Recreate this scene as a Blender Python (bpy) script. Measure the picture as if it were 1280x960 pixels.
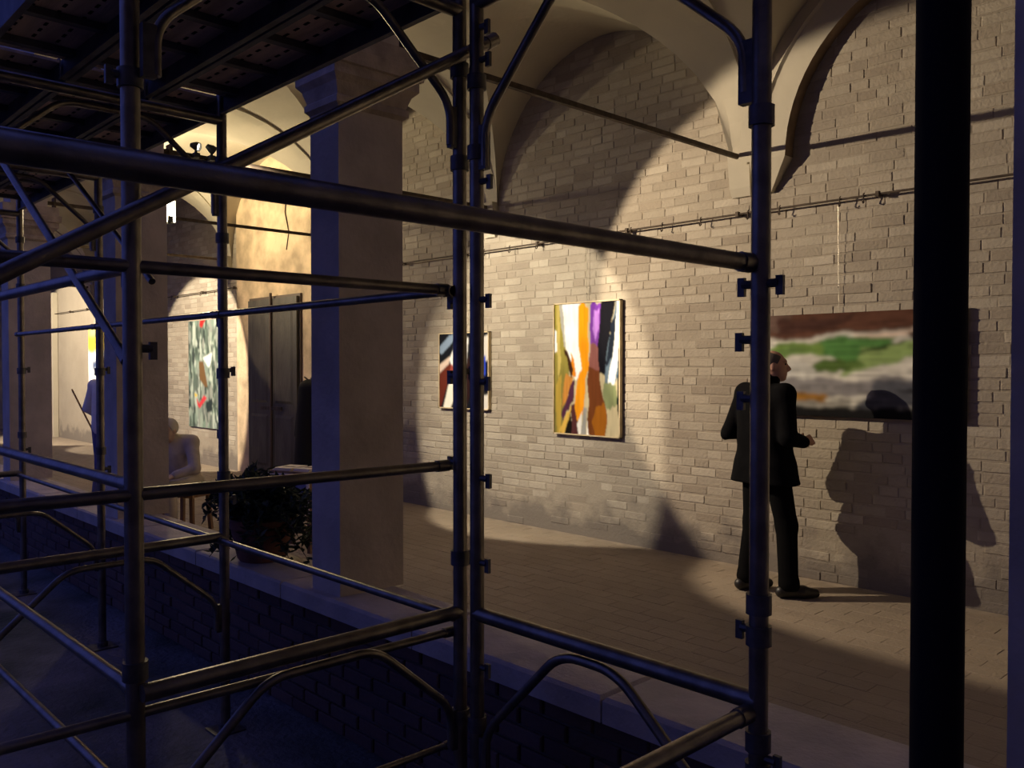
import bpy, math, random
import numpy as np
from mathutils import Vector, Matrix

for o in list(bpy.data.objects):
    bpy.data.objects.remove(o, do_unlink=True)
scene = bpy.context.scene
C = scene.collection
R = math.radians
random.seed(7)
rng = np.random.default_rng(7)

# ------------------------------------------------------------------ camera
# X runs along the portico wall (negative = away from the camera), Y points to the wall,
# Z = 0 is the portico floor, the courtyard lies 0.2 m lower.
F_PX, YAW, PITCH = 1070.0, R(43.9), math.atan(21 / 1070.0)
cam_d = bpy.data.cameras.new('camera')
cam_d.sensor_width = 36.0
cam_d.lens = 36.0 * F_PX / 1280.0
cam_d.clip_start = 0.05
cam = bpy.data.objects.new('camera', cam_d)
C.objects.link(cam)
cam.location = (0, 0, 1.65)
fw = Vector((-math.cos(YAW) * math.cos(PITCH), math.sin(YAW) * math.cos(PITCH), -math.sin(PITCH)))
cam.rotation_euler = fw.to_track_quat('-Z', 'Y').to_euler()
scene.camera = cam

# ------------------------------------------------------------------ world: clear dusk sky
world = bpy.data.worlds.new('world')
scene.world = world
world.use_nodes = True
bg = world.node_tree.nodes['Background']
bg.inputs[0].default_value = (0.115, 0.15, 0.70, 1)
bg.inputs[1].default_value = 0.54

scene.view_settings.view_transform = 'Standard'
scene.view_settings.look = 'None'
scene.view_settings.exposure = 0.0
scene.view_settings.gamma = 1.0
scene.view_settings.use_curve_mapping = False

# gallery spotlights clamped on the tie rods: (lamp position, aim point, half angle, power, colour)
WARM = (1.0, 0.84, 0.62)
LAMPS = [
    ((-6.80, 3.12, 3.44), (-6.48, 6.30, 1.62), 26.3, 800, (1.0, .86, .64)),
    ((-6.80, 2.99, 3.44), (-2.90, 6.30, 1.95), 25.6, 940, (1.0, .80, .56)),
    ((-13.04, 3.12, 3.44), (-10.9, 6.30, 3.3), 32.0, 230, (1.0, .78, .50)),
    ((-13.16, 2.99, 3.44), (-14.1, 6.30, 1.55), 26.0, 1300, WARM),
    ((-19.54, 3.12, 3.44), (-18.2, 6.30, 1.55), 26.0, 800, WARM),
    ((-19.66, 2.99, 3.44), (-21.0, 6.30, 1.60), 32.0, 1300, WARM),
    ((-0.47, 3.00, 3.44), (1.60, 6.30, 1.55), 28.0, 700, WARM),  # unseen lamp added beyond the right edge for more warm bounce
]
FLOOD_POWER = 22

# ------------------------------------------------------------------ materials
def lin(c):
    return tuple(((v / 255) / 12.92 if v / 255 <= 0.04045 else ((v / 255 + 0.055) / 1.055) ** 2.4) for v in c)

MATS = {}
def mat(name, col=(0.5, 0.5, 0.5), rough=0.7, metal=0.0, noise=0.0, scale=8.0, bump=0.0, bscale=None,
        emit=None, estr=0.0, col2=None, stretch=(1, 1, 1), detail=6, spec=0.5):
    m = bpy.data.materials.new(name)
    m.use_nodes = True
    nt = m.node_tree
    b = nt.nodes['Principled BSDF']
    b.inputs['Roughness'].default_value = rough
    b.inputs['Metallic'].default_value = metal
    b.inputs['Specular IOR Level'].default_value = spec
    b.inputs['Base Color'].default_value = (*col, 1)
    if noise or bump or col2:
        tc = nt.nodes.new('ShaderNodeNewGeometry')
        mp = nt.nodes.new('ShaderNodeMapping')
        mp.inputs['Scale'].default_value = stretch
        nt.links.new(tc.outputs['Position'], mp.inputs['Vector'])
        nz = nt.nodes.new('ShaderNodeTexNoise')
        nz.inputs['Scale'].default_value = scale
        nz.inputs['Detail'].default_value = detail
        nt.links.new(mp.outputs['Vector'], nz.inputs['Vector'])
        if noise or col2:
            rp = nt.nodes.new('ShaderNodeValToRGB')
            c2 = col2 if col2 else tuple(max(0, v * (1 - noise)) for v in col)
            c1 = col if col2 else tuple(min(1, v * (1 + noise)) for v in col)
            rp.color_ramp.elements[0].position = 0.35
            rp.color_ramp.elements[1].position = 0.65
            rp.color_ramp.elements[0].color = (*c2, 1)
            rp.color_ramp.elements[1].color = (*c1, 1)
            nt.links.new(nz.outputs['Fac'], rp.inputs['Fac'])
            nt.links.new(rp.outputs['Color'], b.inputs['Base Color'])
        if bump:
            nz2 = nt.nodes.new('ShaderNodeTexNoise')
            nz2.inputs['Scale'].default_value = bscale or scale * 4
            nz2.inputs['Detail'].default_value = 5
            nt.links.new(mp.outputs['Vector'], nz2.inputs['Vector'])
            bp = nt.nodes.new('ShaderNodeBump')
            bp.inputs['Strength'].default_value = bump
            bp.inputs['Distance'].default_value = 0.02
            nt.links.new(nz2.outputs['Fac'], bp.inputs['Height'])
            nt.links.new(bp.outputs['Normal'], b.inputs['Normal'])
    if emit:
        b.inputs['Emission Color'].default_value = (*emit, 1)
        b.inputs['Emission Strength'].default_value = estr
    MATS[name] = m
    return m

def brick_mat(name, cols, rough=0.9, dirt=(0.2, 0.17, 0.13), dirt_amt=0.35, damp=False):
    """per-brick tint (object random + 'tint' attribute) through a ramp, with limewash blotches on top"""
    m = bpy.data.materials.new(name)
    m.use_nodes = True
    nt = m.node_tree
    b = nt.nodes['Principled BSDF']
    b.inputs['Roughness'].default_value = rough
    b.inputs['Specular IOR Level'].default_value = 0.2
    oi = nt.nodes.new('ShaderNodeObjectInfo')
    at = nt.nodes.new('ShaderNodeAttribute'); at.attribute_name = 'tint'
    ad = nt.nodes.new('ShaderNodeMath'); ad.operation = 'ADD'
    fr = nt.nodes.new('ShaderNodeMath'); fr.operation = 'FRACT'
    nt.links.new(oi.outputs['Random'], ad.inputs[0]); nt.links.new(at.outputs['Fac'], ad.inputs[1])
    nt.links.new(ad.outputs[0], fr.inputs[0])
    rp = nt.nodes.new('ShaderNodeValToRGB')
    el = rp.color_ramp.elements
    while len(el) < len(cols):
        el.new(0.5)
    for i, c in enumerate(cols):
        el[i].position = i / (len(cols) - 1); el[i].color = (*c, 1)
    nt.links.new(fr.outputs[0], rp.inputs['Fac'])
    g = nt.nodes.new('ShaderNodeNewGeometry')
    nz = nt.nodes.new('ShaderNodeTexNoise'); nz.inputs['Scale'].default_value = 1.3; nz.inputs['Detail'].default_value = 9
    nz.inputs['Roughness'].default_value = 0.7
    nt.links.new(g.outputs['Position'], nz.inputs['Vector'])
    r2 = nt.nodes.new('ShaderNodeValToRGB')
    r2.color_ramp.elements[0].position = 0.42; r2.color_ramp.elements[1].position = 0.68
    r2.color_ramp.elements[0].color = (0, 0, 0, 1); r2.color_ramp.elements[1].color = (dirt_amt,) * 3 + (1,)
    nt.links.new(nz.outputs['Fac'], r2.inputs['Fac'])
    mx = nt.nodes.new('ShaderNodeMix'); mx.data_type = 'RGBA'
    nt.links.new(r2.outputs['Color'], mx.inputs['Factor'])
    nt.links.new(rp.outputs['Color'], mx.inputs['A'])
    mx.inputs['B'].default_value = (*dirt, 1)
    if damp:
        sx = nt.nodes.new('ShaderNodeSeparateXYZ'); nt.links.new(g.outputs['Position'], sx.inputs[0])
        nd = nt.nodes.new('ShaderNodeTexNoise'); nd.inputs['Scale'].default_value = 3.5; nd.inputs['Detail'].default_value = 6
        nt.links.new(g.outputs['Position'], nd.inputs['Vector'])
        ma = nt.nodes.new('ShaderNodeMath'); ma.operation = 'MULTIPLY_ADD'
        nt.links.new(nd.outputs['Fac'], ma.inputs[0]); ma.inputs[1].default_value = 0.9; nt.links.new(sx.outputs['Z'], ma.inputs[2])
        rd = nt.nodes.new('ShaderNodeValToRGB')
        rd.color_ramp.elements[0].position = 0.58; rd.color_ramp.elements[1].position = 0.78
        rd.color_ramp.elements[0].color = (0.75, 0.75, 0.75, 1); rd.color_ramp.elements[1].color = (0, 0, 0, 1)
        nt.links.new(ma.outputs[0], rd.inputs['Fac'])
        m2 = nt.nodes.new('ShaderNodeMix'); m2.data_type = 'RGBA'
        nt.links.new(rd.outputs['Color'], m2.inputs['Factor']); nt.links.new(mx.outputs['Result'], m2.inputs['A'])
        m2.inputs['B'].default_value = (0.16, 0.14, 0.125, 1)
        mx = m2
    nt.links.new(mx.outputs['Result'], b.inputs['Base Color'])
    n3 = nt.nodes.new('ShaderNodeTexNoise'); n3.inputs['Scale'].default_value = 45; n3.inputs['Detail'].default_value = 5
    nt.links.new(g.outputs['Position'], n3.inputs['Vector'])
    bp = nt.nodes.new('ShaderNodeBump'); bp.inputs['Strength'].default_value = 0.5; bp.inputs['Distance'].default_value = 0.012
    nt.links.new(n3.outputs['Fac'], bp.inputs['Height']); nt.links.new(bp.outputs['Normal'], b.inputs['Normal'])
    MATS[name] = m
    return m

brick_mat('limewashed_brick', [(0.36, 0.315, 0.25), (0.43, 0.38, 0.305), (0.31, 0.265, 0.21), (0.39, 0.345, 0.275), (0.48, 0.43, 0.35), (0.35, 0.30, 0.235)],
          dirt=(0.24, 0.205, 0.165), dirt_amt=0.5, damp=True)
brick_mat('old_red_brick', [(0.12, 0.07, 0.055), (0.15, 0.095, 0.075), (0.10, 0.06, 0.05), (0.13, 0.09, 0.07)], dirt=(0.06, 0.05, 0.05), dirt_amt=0.5)
brick_mat('floor_brick', [(0.315, 0.26, 0.20), (0.335, 0.275, 0.21), (0.295, 0.24, 0.185), (0.32, 0.265, 0.205)], dirt=(0.22, 0.18, 0.135), dirt_amt=0.5, rough=0.75)
brick_mat('mortar', [(0.36, 0.315, 0.25), (0.36, 0.315, 0.25)], dirt=(0.26, 0.225, 0.18), dirt_amt=0.5, damp=True)
mat('dark_mortar', (0.09, 0.075, 0.065), 0.95, noise=0.2, scale=6, bump=0.5, bscale=40)
mat('floor_mortar', (0.30, 0.245, 0.19), 0.9, noise=0.15, scale=8)
mat('vault_plaster', (0.50, 0.455, 0.36), 0.9, noise=0.08, scale=1.5, bump=0.15, bscale=20)
mat('ochre_plaster', (0.56, 0.43, 0.28), 0.9, noise=0.3, scale=3.0, bump=0.3, bscale=25)
mat('brown_reveal', (0.20, 0.14, 0.09), 0.9, noise=0.2, scale=6)
mat('pillar_plaster', (0.52, 0.445, 0.355), 0.9, noise=0.14, scale=4, bump=0.25, bscale=30)
mat('capital_stone', (0.44, 0.36, 0.27), 0.85, noise=0.2, scale=9, bump=0.4, bscale=40)
mat('coping_stone', (0.46, 0.40, 0.34), 0.8, noise=0.14, scale=5, bump=0.3, bscale=45)
mat('earth', (0.17, 0.16, 0.16), 0.95, col2=(0.035, 0.045, 0.03), scale=1.6, bump=1.0, bscale=25)
mat('steel', (0.20, 0.178, 0.15), 0.36, metal=0.85, noise=0.25, scale=14, bump=0.08, bscale=80)
mat('dark_steel', (0.11, 0.105, 0.10), 0.5, metal=0.6, noise=0.3, scale=20)
mat('black_steel', (0.014, 0.012, 0.012), 0.9, spec=0.1)
mat('iron', (0.075, 0.055, 0.04), 0.7, metal=0.4, noise=0.3, scale=20)
mat('deck_sheet', (0.55, 0.41, 0.31), 0.75, noise=0.25, scale=5, bump=0.3, bscale=30, stretch=(0.4, 3, 1))
mat('deck_side', (0.10, 0.10, 0.11), 0.6, metal=0.4, noise=0.3, scale=10)
mat('door_wood', (0.085, 0.075, 0.055), 0.55, col2=(0.045, 0.04, 0.03), scale=5, stretch=(1, 1, 0.4), bump=0.3, bscale=25)
mat('frame_wood', (0.55, 0.44, 0.27), 0.6, noise=0.15, scale=12)
mat('dark_frame', (0.10, 0.07, 0.05), 0.6)
mat('brown_wood', (0.22, 0.12, 0.06), 0.6, noise=0.2, scale=9, stretch=(1, 1, 0.2))
mat('wire', (0.40, 0.37, 0.3), 0.4, metal=0.8)
mat('lamp_body', (0.03, 0.03, 0.03), 0.5, metal=0.3)
mat('reflector', (0.8, 0.75, 0.6), 0.3, metal=0.5)
mat('lamp_lens', (1, 1, 1), 0.4, emit=(1.0, 0.88, 0.66), estr=12)
mat('terracotta', (0.17, 0.07, 0.045), 0.85, noise=0.2, scale=10, bump=0.2, bscale=40)
mat('soil', (0.05, 0.035, 0.025), 0.95, noise=0.3, scale=40)
mat('leaf', (0.03, 0.05, 0.022), 0.55, noise=0.4, scale=15)
mat('stem', (0.08, 0.06, 0.035), 0.8)
mat('jacket_cloth', (0.004, 0.004, 0.005), 0.95, noise=0.2, scale=40, spec=0.08)
mat('trouser_cloth', (0.0035, 0.0035, 0.004), 0.95, spec=0.08)
mat('shoe_leather', (0.012, 0.010, 0.009), 0.45)
mat('skin', (0.50, 0.27, 0.19), 0.55)
mat('skin_fair', (0.55, 0.38, 0.29), 0.55)
mat('grey_hair', (0.10, 0.085, 0.075), 0.8)
mat('black_hair', (0.015, 0.012, 0.01), 0.7)
mat('white_hair', (0.55, 0.5, 0.44), 0.8)
mat('eye', (0.03, 0.02, 0.02), 0.3)
mat('pale_cloth', (0.50, 0.44, 0.38), 0.9, noise=0.1, scale=12)
mat('white_cloth', (0.62, 0.62, 0.66), 0.9)
mat('blue_cloth', (0.10, 0.11, 0.25), 0.9)
mat('coat_cloth', (0.008, 0.007, 0.006), 0.9)
mat('paper', (0.72, 0.66, 0.58), 0.7)
mat('print_red', (0.45, 0.10, 0.07), 0.7)
mat('print_blue', (0.12, 0.14, 0.32), 0.7)
mat('print_dark', (0.12, 0.08, 0.07), 0.7)
mat('phone', (0.02, 0.02, 0.022), 0.3)
m = bpy.data.materials.new('painted_canvas'); m.use_nodes = True
_a = m.node_tree.nodes.new('ShaderNodeAttribute'); _a.attribute_name = 'paint'
_b = m.node_tree.nodes['Principled BSDF']; _b.inputs['Roughness'].default_value = 0.8
_b.inputs['Specular IOR Level'].default_value = 0.06
m.node_tree.links.new(_a.outputs['Color'], _b.inputs['Base Color'])
MATS['painted_canvas'] = m

# ------------------------------------------------------------------ mesh helpers
class MB:
    def __init__(s):
        s.v, s.f = [], []
    def add(s, v, f):
        o = len(s.v)
        s.v += [tuple(p) for p in v]
        s.f += [tuple(i + o for i in q) for q in f]
        return s
    def box(s, x0, x1, y0, y1, z0, z1):
        v = [(x0, y0, z0), (x1, y0, z0), (x1, y1, z0), (x0, y1, z0), (x0, y0, z1), (x1, y0, z1), (x1, y1, z1), (x0, y1, z1)]
        return s.add(v, [(0, 3, 2, 1), (4, 5, 6, 7), (0, 1, 5, 4), (1, 2, 6, 5), (2, 3, 7, 6), (3, 0, 4, 7)])
    def frustum(s, z0, z1, a, b):
        """a,b: (x0,x1,y0,y1) at z0 / z1"""
        v = [(a[0], a[2], z0), (a[1], a[2], z0), (a[1], a[3], z0), (a[0], a[3], z0), (b[0], b[2], z1), (b[1], b[2], z1), (b[1], b[3], z1), (b[0], b[3], z1)]
        return s.add(v, [(0, 3, 2, 1), (4, 5, 6, 7), (0, 1, 5, 4), (1, 2, 6, 5), (2, 3, 7, 6), (3, 0, 4, 7)])
    def tube(s, pts, r, n=12, cap=True):
        P = [Vector(p) for p in pts]
        rr = r if isinstance(r, (list, tuple)) else [r] * len(P)
        T = []
        for i in range(len(P)):
            if i == 0: t = P[1] - P[0]
            elif i == len(P) - 1: t = P[-1] - P[-2]
            else: t = (P[i + 1] - P[i]).normalized() + (P[i] - P[i - 1]).normalized()
            T.append(t.normalized())
        u = T[0].orthogonal().normalized()
        vs, fs = [], []
        for i, p in enumerate(P):
            u = (u - T[i] * u.dot(T[i])).normalized()
            w = T[i].cross(u)
            for k in range(n):
                a = 2 * math.pi * k / n
                vs.append(p + (u * math.cos(a) + w * math.sin(a)) * rr[i])
        for i in range(len(P) - 1):
            for k in range(n):
                k2 = (k + 1) % n
                fs.append((i * n + k, i * n + k2, (i + 1) * n + k2, (i + 1) * n + k))
        if cap:
            fs.append(tuple(range(n - 1, -1, -1)))
            fs.append(tuple((len(P) - 1) * n + k for k in range(n)))
        return s.add(vs, fs)
    def lathe(s, prof, n=20, c=(0, 0, 0)):
        vs, fs = [], []
        for r, z in prof:
            for k in range(n):
                a = 2 * math.pi * k / n
                vs.append((c[0] + r * math.cos(a), c[1] + r * math.sin(a), c[2] + z))
        for i in range(len(prof) - 1):
            for k in range(n):
                k2 = (k + 1) % n
                fs.append((i * n + k, i * n + k2, (i + 1) * n + k2, (i + 1) * n + k))
        return s.add(vs, fs)
    def build(s, name, material, parent=None, smooth=False, loc=None):
        me = bpy.data.meshes.new(name)
        me.from_pydata([tuple(p) for p in s.v], [], s.f)
        me.update()
        return link(name, me, material, parent, smooth, loc)

def link(name, me, material, parent=None, smooth=False, loc=None):
    if material and not me.materials:
        me.materials.append(MATS[material])
    if smooth:
        me.polygons.foreach_set('use_smooth', [True] * len(me.polygons))
    o = bpy.data.objects.new(name, me)
    C.objects.link(o)
    if loc: o.location = loc
    if parent is not None:
        o.parent = parent
    return o

def smooth_by_angle(o, ang=40):
    me = o.data
    me.polygons.foreach_set('use_smooth', [True] * len(me.polygons))
    me.set_sharp_from_angle(angle=R(ang))

def tag(o, label, cat, group=None, kind=None):
    o['label'] = label; o['category'] = cat
    if group: o['group'] = group
    if kind: o['kind'] = kind
    return o

def thing(name, label, cat, loc=(0, 0, 0), rz=0.0, group=None):
    o = bpy.data.objects.new(name, None)
    o.empty_display_size = 0.1
    C.objects.link(o)
    o.location = loc; o.rotation_euler = (0, 0, rz)
    return tag(o, label, cat, group)

def struct(o, label=None, cat=None):
    o['kind'] = 'structure'
    if label: o['label'] = label
    if cat: o['category'] = cat
    return o

def bend(pts, rad=0.06, n=5):
    """round the inner corners of a polyline"""
    P = [Vector(p) for p in pts]
    out = [P[0]]
    for i in range(1, len(P) - 1):
        a = (P[i - 1] - P[i]); b = (P[i + 1] - P[i])
        ra = min(rad, a.length * .45); rb = min(rad, b.length * .45)
        p0 = P[i] + a.normalized() * ra; p2 = P[i] + b.normalized() * rb
        for k in range(n + 1):
            t = k / n
            out.append(p0 * (1 - t) ** 2 + P[i] * 2 * t * (1 - t) + p2 * t * t)
    out.append(P[-1])
    return out

def pipe(name, pts, r, material, parent=None, n=12):
    o = MB().tube(pts, r, n).build(name, material, parent)
    smooth_by_angle(o, 50)
    return o

# ------------------------------------------------------------------ setting
WALL_Y = 6.30
PILLARS = [-0.53, -3.79, -6.86, -9.86, -13.1, -16.35, -19.6, -22.85]      # pillar centres
BAYS = [2.75] + PILLARS + [-26.0]
Y_IN, Y_OUT = 2.72, 2.33
SILL = 0.50
GROUND = -0.20
SPRING, RISE = 3.30, 1.50

g = struct(MB().box(-45, 25, -35, 2.6, GROUND - 0.3, GROUND).build('floor', 'earth'), 'dark bare earth of the courtyard under the scaffold', 'ground')
g = struct(MB().box(-26.2, 4, 2.5, 6.6, -0.3, -0.0028).build('floor', 'floor_mortar'), 'brown brick paving of the portico', 'floor')
portico_floor = g

# --- bricks
def brick_geo(w, h, t, ch=0.006):
    a, b, c = w / 2, h / 2, ch
    v = [(-a, 0.01, -b), (a, 0.01, -b), (a, 0.01, b), (-a, 0.01, b),
         (-a, -t + c, -b), (a, -t + c, -b), (a, -t + c, b), (-a, -t + c, b),
         (-a + c, -t, -b + c), (a - c, -t, -b + c), (a - c, -t, b - c), (-a + c, -t, b - c)]
    f = []
    for o in (0, 4):
        for k in range(4):
            k2 = (k + 1) % 4
            f.append((o + k, o + k2, o + 4 + k2, o + 4 + k))
    f.append((8, 9, 10, 11))
    return np.array(v), f

def stuff_mesh(name, parts, material, parent):
    """parts: list of (verts, faces, tint); one joined mesh"""
    vs, fs, tint, o = [], [], [], 0
    for v, f, t in parts:
        vs.append(v); tint += [t] * len(v)
        fs += [tuple(i + o for i in q) for q in f]
        o += len(v)
    me = bpy.data.meshes.new(name)
    me.from_pydata(np.concatenate(vs).tolist(), [], fs)
    at = me.attributes.new('tint', 'FLOAT', 'POINT')
    at.data.foreach_set('value', tint)
    ob = link(name, me, material, parent)
    ob['kind'] = 'stuff'
    return ob

wall = struct(MB().box(-26.2, 4, WALL_Y, WALL_Y + 0.35, -0.3, 5.15).build('wall_back', 'mortar'),
              'long whitewashed brick wall of the portico hung with paintings', 'wall')
protos = []
for k in range(8):
    v, f = brick_geo(0.245 + random.uniform(-.005, .003), 0.067 + random.uniform(-.003, .002), 0.0030 + random.uniform(0, .0025), 0.004)
    me = bpy.data.meshes.new('brick'); me.from_pydata(v.tolist(), [], f); protos.append((me, v, f))
PW, PH = 0.250, 0.0785
spots, zz, row = [], 0.035, 0
while zz < 4.86:
    off = (row % 2) * 0.125 + random.uniform(-.03, .03)
    x = 1.2 + off
    while x > -16.2:
        w = PW * (1 if random.random() < .78 else .55)
        spots.append((x - w / 2, zz, w / PW, row))
        x -= w
    zz += PH + random.uniform(-.002, .003); row += 1
cam_p = np.array([0, 0, 1.65])
def in_view(x, z):
    d = Vector((x, WALL_Y, z)) - Vector((0, 0, 1.65))
    rt = Vector((math.sin(YAW), math.cos(YAW), 0)); dep = d.dot(fw)
    px = 640 + F_PX * d.dot(rt) / dep; py = 459 - F_PX * (z - 1.65) / dep
    if not (0 < py < 940): return False
    if 935 < px < 965 or 1140 < px < 1213 or px > 1262: return False
    if 960 < px < 1145 and 385 < py < 525: return False
    return 600 < px
order = sorted([s for s in spots if in_view(s[0], s[1])], key=lambda s: math.hypot(s[0], WALL_Y))[:300]
single = set((s[0], s[1]) for s in order)
rest = []
for (x, z, sw, rw) in spots:
    if -12.85 < x < -9.75: continue
    if -14.6 < x < -13.5 and .6 < z < 2.4: pass
    me, v, f = random.choice(protos)
    low = z < 0.40 + 0.15 * math.sin(x * 2.1) 
    if low and random.random() < .10: continue
    dy = random.gauss(0, .0014) + (random.uniform(-.002, .010) if low else 0)
    ry = random.gauss(0, .010); dz = random.gauss(0, .002)
    if (x, z) in single:
        o = bpy.data.objects.new('brick', me)
        if not me.materials: me.materials.append(MATS['limewashed_brick'])
        C.objects.link(o); o.parent = wall
        o.location = (x, WALL_Y + dy, z + dz); o.scale = (sw, 1, 1); o.rotation_euler = (random.gauss(0, .01), ry, random.gauss(0, .006))
    else:
        q = v * np.array([sw, 1, 1])
        c, s_ = math.cos(ry), math.sin(ry)
        q = np.stack([q[:, 0] * c + q[:, 2] * s_, q[:, 1], -q[:, 0] * s_ + q[:, 2] * c], 1) + np.array([x, WALL_Y + dy, z + dz])
        rest.append((q, f, random.random()))
stuff_mesh('brickwork', rest, 'limewashed_brick', wall)
# smooth ochre plaster around the far door
MB().box(-12.80, -9.80, WALL_Y - 0.03, WALL_Y + .01, 0, 4.9).build('plaster_panel', 'ochre_plaster', wall)

# --- portico paving: bricks laid flat in a running bond
pav = []
pav_protos = []
for k in range(5):
    v, f = brick_geo(0.272 + random.uniform(-.004, .002), 0.1335 + random.uniform(-.002, .001), 0.018, 0.002)
    v = np.stack([v[:, 0], v[:, 2], -v[:, 1]], 1)       # lay flat, top up
    me = bpy.data.meshes.new('paver'); me.from_pydata(v.tolist(), [], [q for q in f]); pav_protos.append((me, v, f))
prow, y = 0, 2.86
near = []
while y < 6.28:
    x = -0.2 - (prow % 2) * .14
    while x > -15:
        near.append((x, y)); x -= 0.277
    y += 0.137; prow += 1
def floor_seen(x, y):
    d = Vector((x, y, 0)) - Vector((0, 0, 1.65)); dep = d.dot(fw)
    px = 640 + F_PX * d.dot(Vector((math.sin(YAW), math.cos(YAW), 0))) / dep
    return (605 < px < 935 or 965 < px < 1143 or 1211 < px < 1262) and y > 4.02
fsel = set(sorted([p for p in near if floor_seen(*p)], key=lambda p: math.hypot(*p))[:300])
rest = []
for p in near:
    me, v, f = random.choice(pav_protos)
    dz = -0.019 + random.gauss(0, .0006)
    if p in fsel:
        if not me.materials: me.materials.append(MATS['floor_brick'])
        o = bpy.data.objects.new('paver', me); C.objects.link(o); o.parent = portico_floor
        o.location = (p[0], p[1], dz); o.rotation_euler = (0, 0, random.gauss(0, .006))
    else:
        rest.append((v + np.array([p[0], p[1], dz]), f, random.random()))
stuff_mesh('paving', rest, 'floor_brick', portico_floor)

# --- parapet under the pillars
par = struct(MB().box(-26, 4, 2.34, 2.66, GROUND - .1, SILL - 0.06).build('wall_parapet', 'dark_mortar'),
             'low brick parapet carrying the portico pillars', 'wall')
x = 3.0; k = 0
while x > -25:
    L_ = 1.15 + random.uniform(-.12, .15)
    m_ = MB()
    c = .012
    a = (x - L_ + .004, x - .004, 2.275, 2.665); b = (a[0] + c, a[1] - c, a[2] + c, a[3] - c)
    m_.box(a[0], a[1], a[2], a[3], SILL - .09, SILL - c).frustum(SILL - c, SILL + random.uniform(-.002, .002), a, b)
    m_.build('coping_slab', 'coping_stone', par)
    x -= L_
rest = []
rw = 0; z = GROUND + .04
pv, pf = brick_geo(0.238, 0.062, 0.02)
while z < SILL - .12:
    x = 1.0 - (rw % 2) * .125
    while x > -12:
        rest.append((pv + np.array([x, 2.345 + random.gauss(0, .003), z]), pf, random.random())); x -= .25
    z += .074; rw += 1
stuff_mesh('parapet_bricks', rest, 'old_red_brick', par)

# --- pillars
PLAB = {-0.53: 'plastered pillar cut off by the right edge of the picture',
        -3.79: 'large plastered pillar with blue-lit side, nearest on the parapet',
        -6.86: 'plastered pillar behind the left scaffold post, left of the green painting',
        -9.86: 'plastered pillar at the far left edge of the picture',
        -13.1: 'far portico pillar hidden mostly behind the leftmost pillar', -16.35: 'very distant pillar beyond the left edge, fifth along the parapet',
        -19.6: 'very distant pillar beyond the left edge, sixth along the parapet', -22.85: 'last and most distant pillar of the portico row'}
for px in PILLARS:
    p = thing('pillar', PLAB[px], 'pillar', (px, (Y_IN + Y_OUT) / 2, SILL), group='portico pillars')
    hx, hy = 0.132, (Y_IN - Y_OUT) / 2
    MB().box(-hx, hx, -hy, hy, 0, 2.46).build('shaft', 'pillar_plaster', p)
    cp = MB()
    prof = [(2.44, .0), (2.46, .022), (2.49, .022), (2.50, .012), (2.56, .030), (2.59, .055), (2.64, .055), (2.645, .07), (2.71, .075), (2.72, .055), (2.80, .055)]
    for (z0, e0), (z1, e1) in zip(prof[:-1], prof[1:]):
        cp.frustum(z0, z1, (-hx - e0, hx + e0, -hy - e0, hy + e0 * 1.3), (-hx - e1, hx + e1, -hy - e1, hy + e1 * 1.3))
    cp.build('capital', 'capital_stone', p)

# --- arcade wall over the pillars
def arch_panel(m_, a, b, y0, y1, zs, top, n=28, inset=0.13):
    x0, x1 = a - inset, b + inset        # a > b
    cx, r = (x0 + x1) / 2, (x0 - x1) / 2
    pts = [(cx + r * math.cos(math.pi * k / n), zs + r * math.sin(math.pi * k / n)) for k in range(n + 1)]
    for k in range(n):
        (xa, za), (xb, zb) = pts[k], pts[k + 1]
        m_.add([(xa, y0, za), (xb, y0, zb), (xb, y0, top), (xa, y0, top)], [(0, 1, 2, 3)])
        m_.add([(xa, y1, za), (xb, y1, zb), (xb, y1, top), (xa, y1, top)], [(3, 2, 1, 0)])
        m_.add([(xa, y0, za), (xb, y0, zb), (xb, y1, zb), (xa, y1, za)], [(0, 3, 2, 1)])
    m_.box(a - inset, a, y0, y1, zs - .02, top)
    m_.box(b, b + inset, y0, y1, zs - .02, top)
m_ = MB()
for a, b in zip(BAYS[:-1], BAYS[1:]):
    arch_panel(m_, a, b, 2.36, 2.70, SPRING, 5.15)
struct(m_.build('wall_front', 'pillar_plaster'), 'arcade wall with round arches above the pillars', 'wall')
struct(MB().box(-26.2, 4, 2.2, 6.7, 5.15, 5.25).build('ceiling', 'pillar_plaster'), 'flat roof slab over the vaults', 'roof')
struct(MB().box(-26.4, -26.0, 2.3, 6.6, -.3, 5.2).build('wall_left', 'vault_plaster'), 'end wall closing the portico far to the left', 'wall')
struct(MB().box(3.0, 3.4, 2.3, 6.6, -.3, 5.2).build('wall_right', 'vault_plaster'), 'end wall closing the portico to the right', 'wall')

# unseen walls added behind and right of the viewer to block part of the sky
struct(MB().box(-2.8, 5, -5.1, -4.5, GROUND - .1, 14.0).build('wall_sky_block_rear', 'pillar_plaster'), 'unseen wall added behind the viewer to block sky, standing in for the rest of the cloister', 'wall')
struct(MB().box(4.0, 4.6, -5.1, 2.4, GROUND - .1, 14.0).build('wall_sky_block_right', 'pillar_plaster'), 'unseen wall added on the right to block sky, standing in for the rest of the cloister', 'wall')

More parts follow.
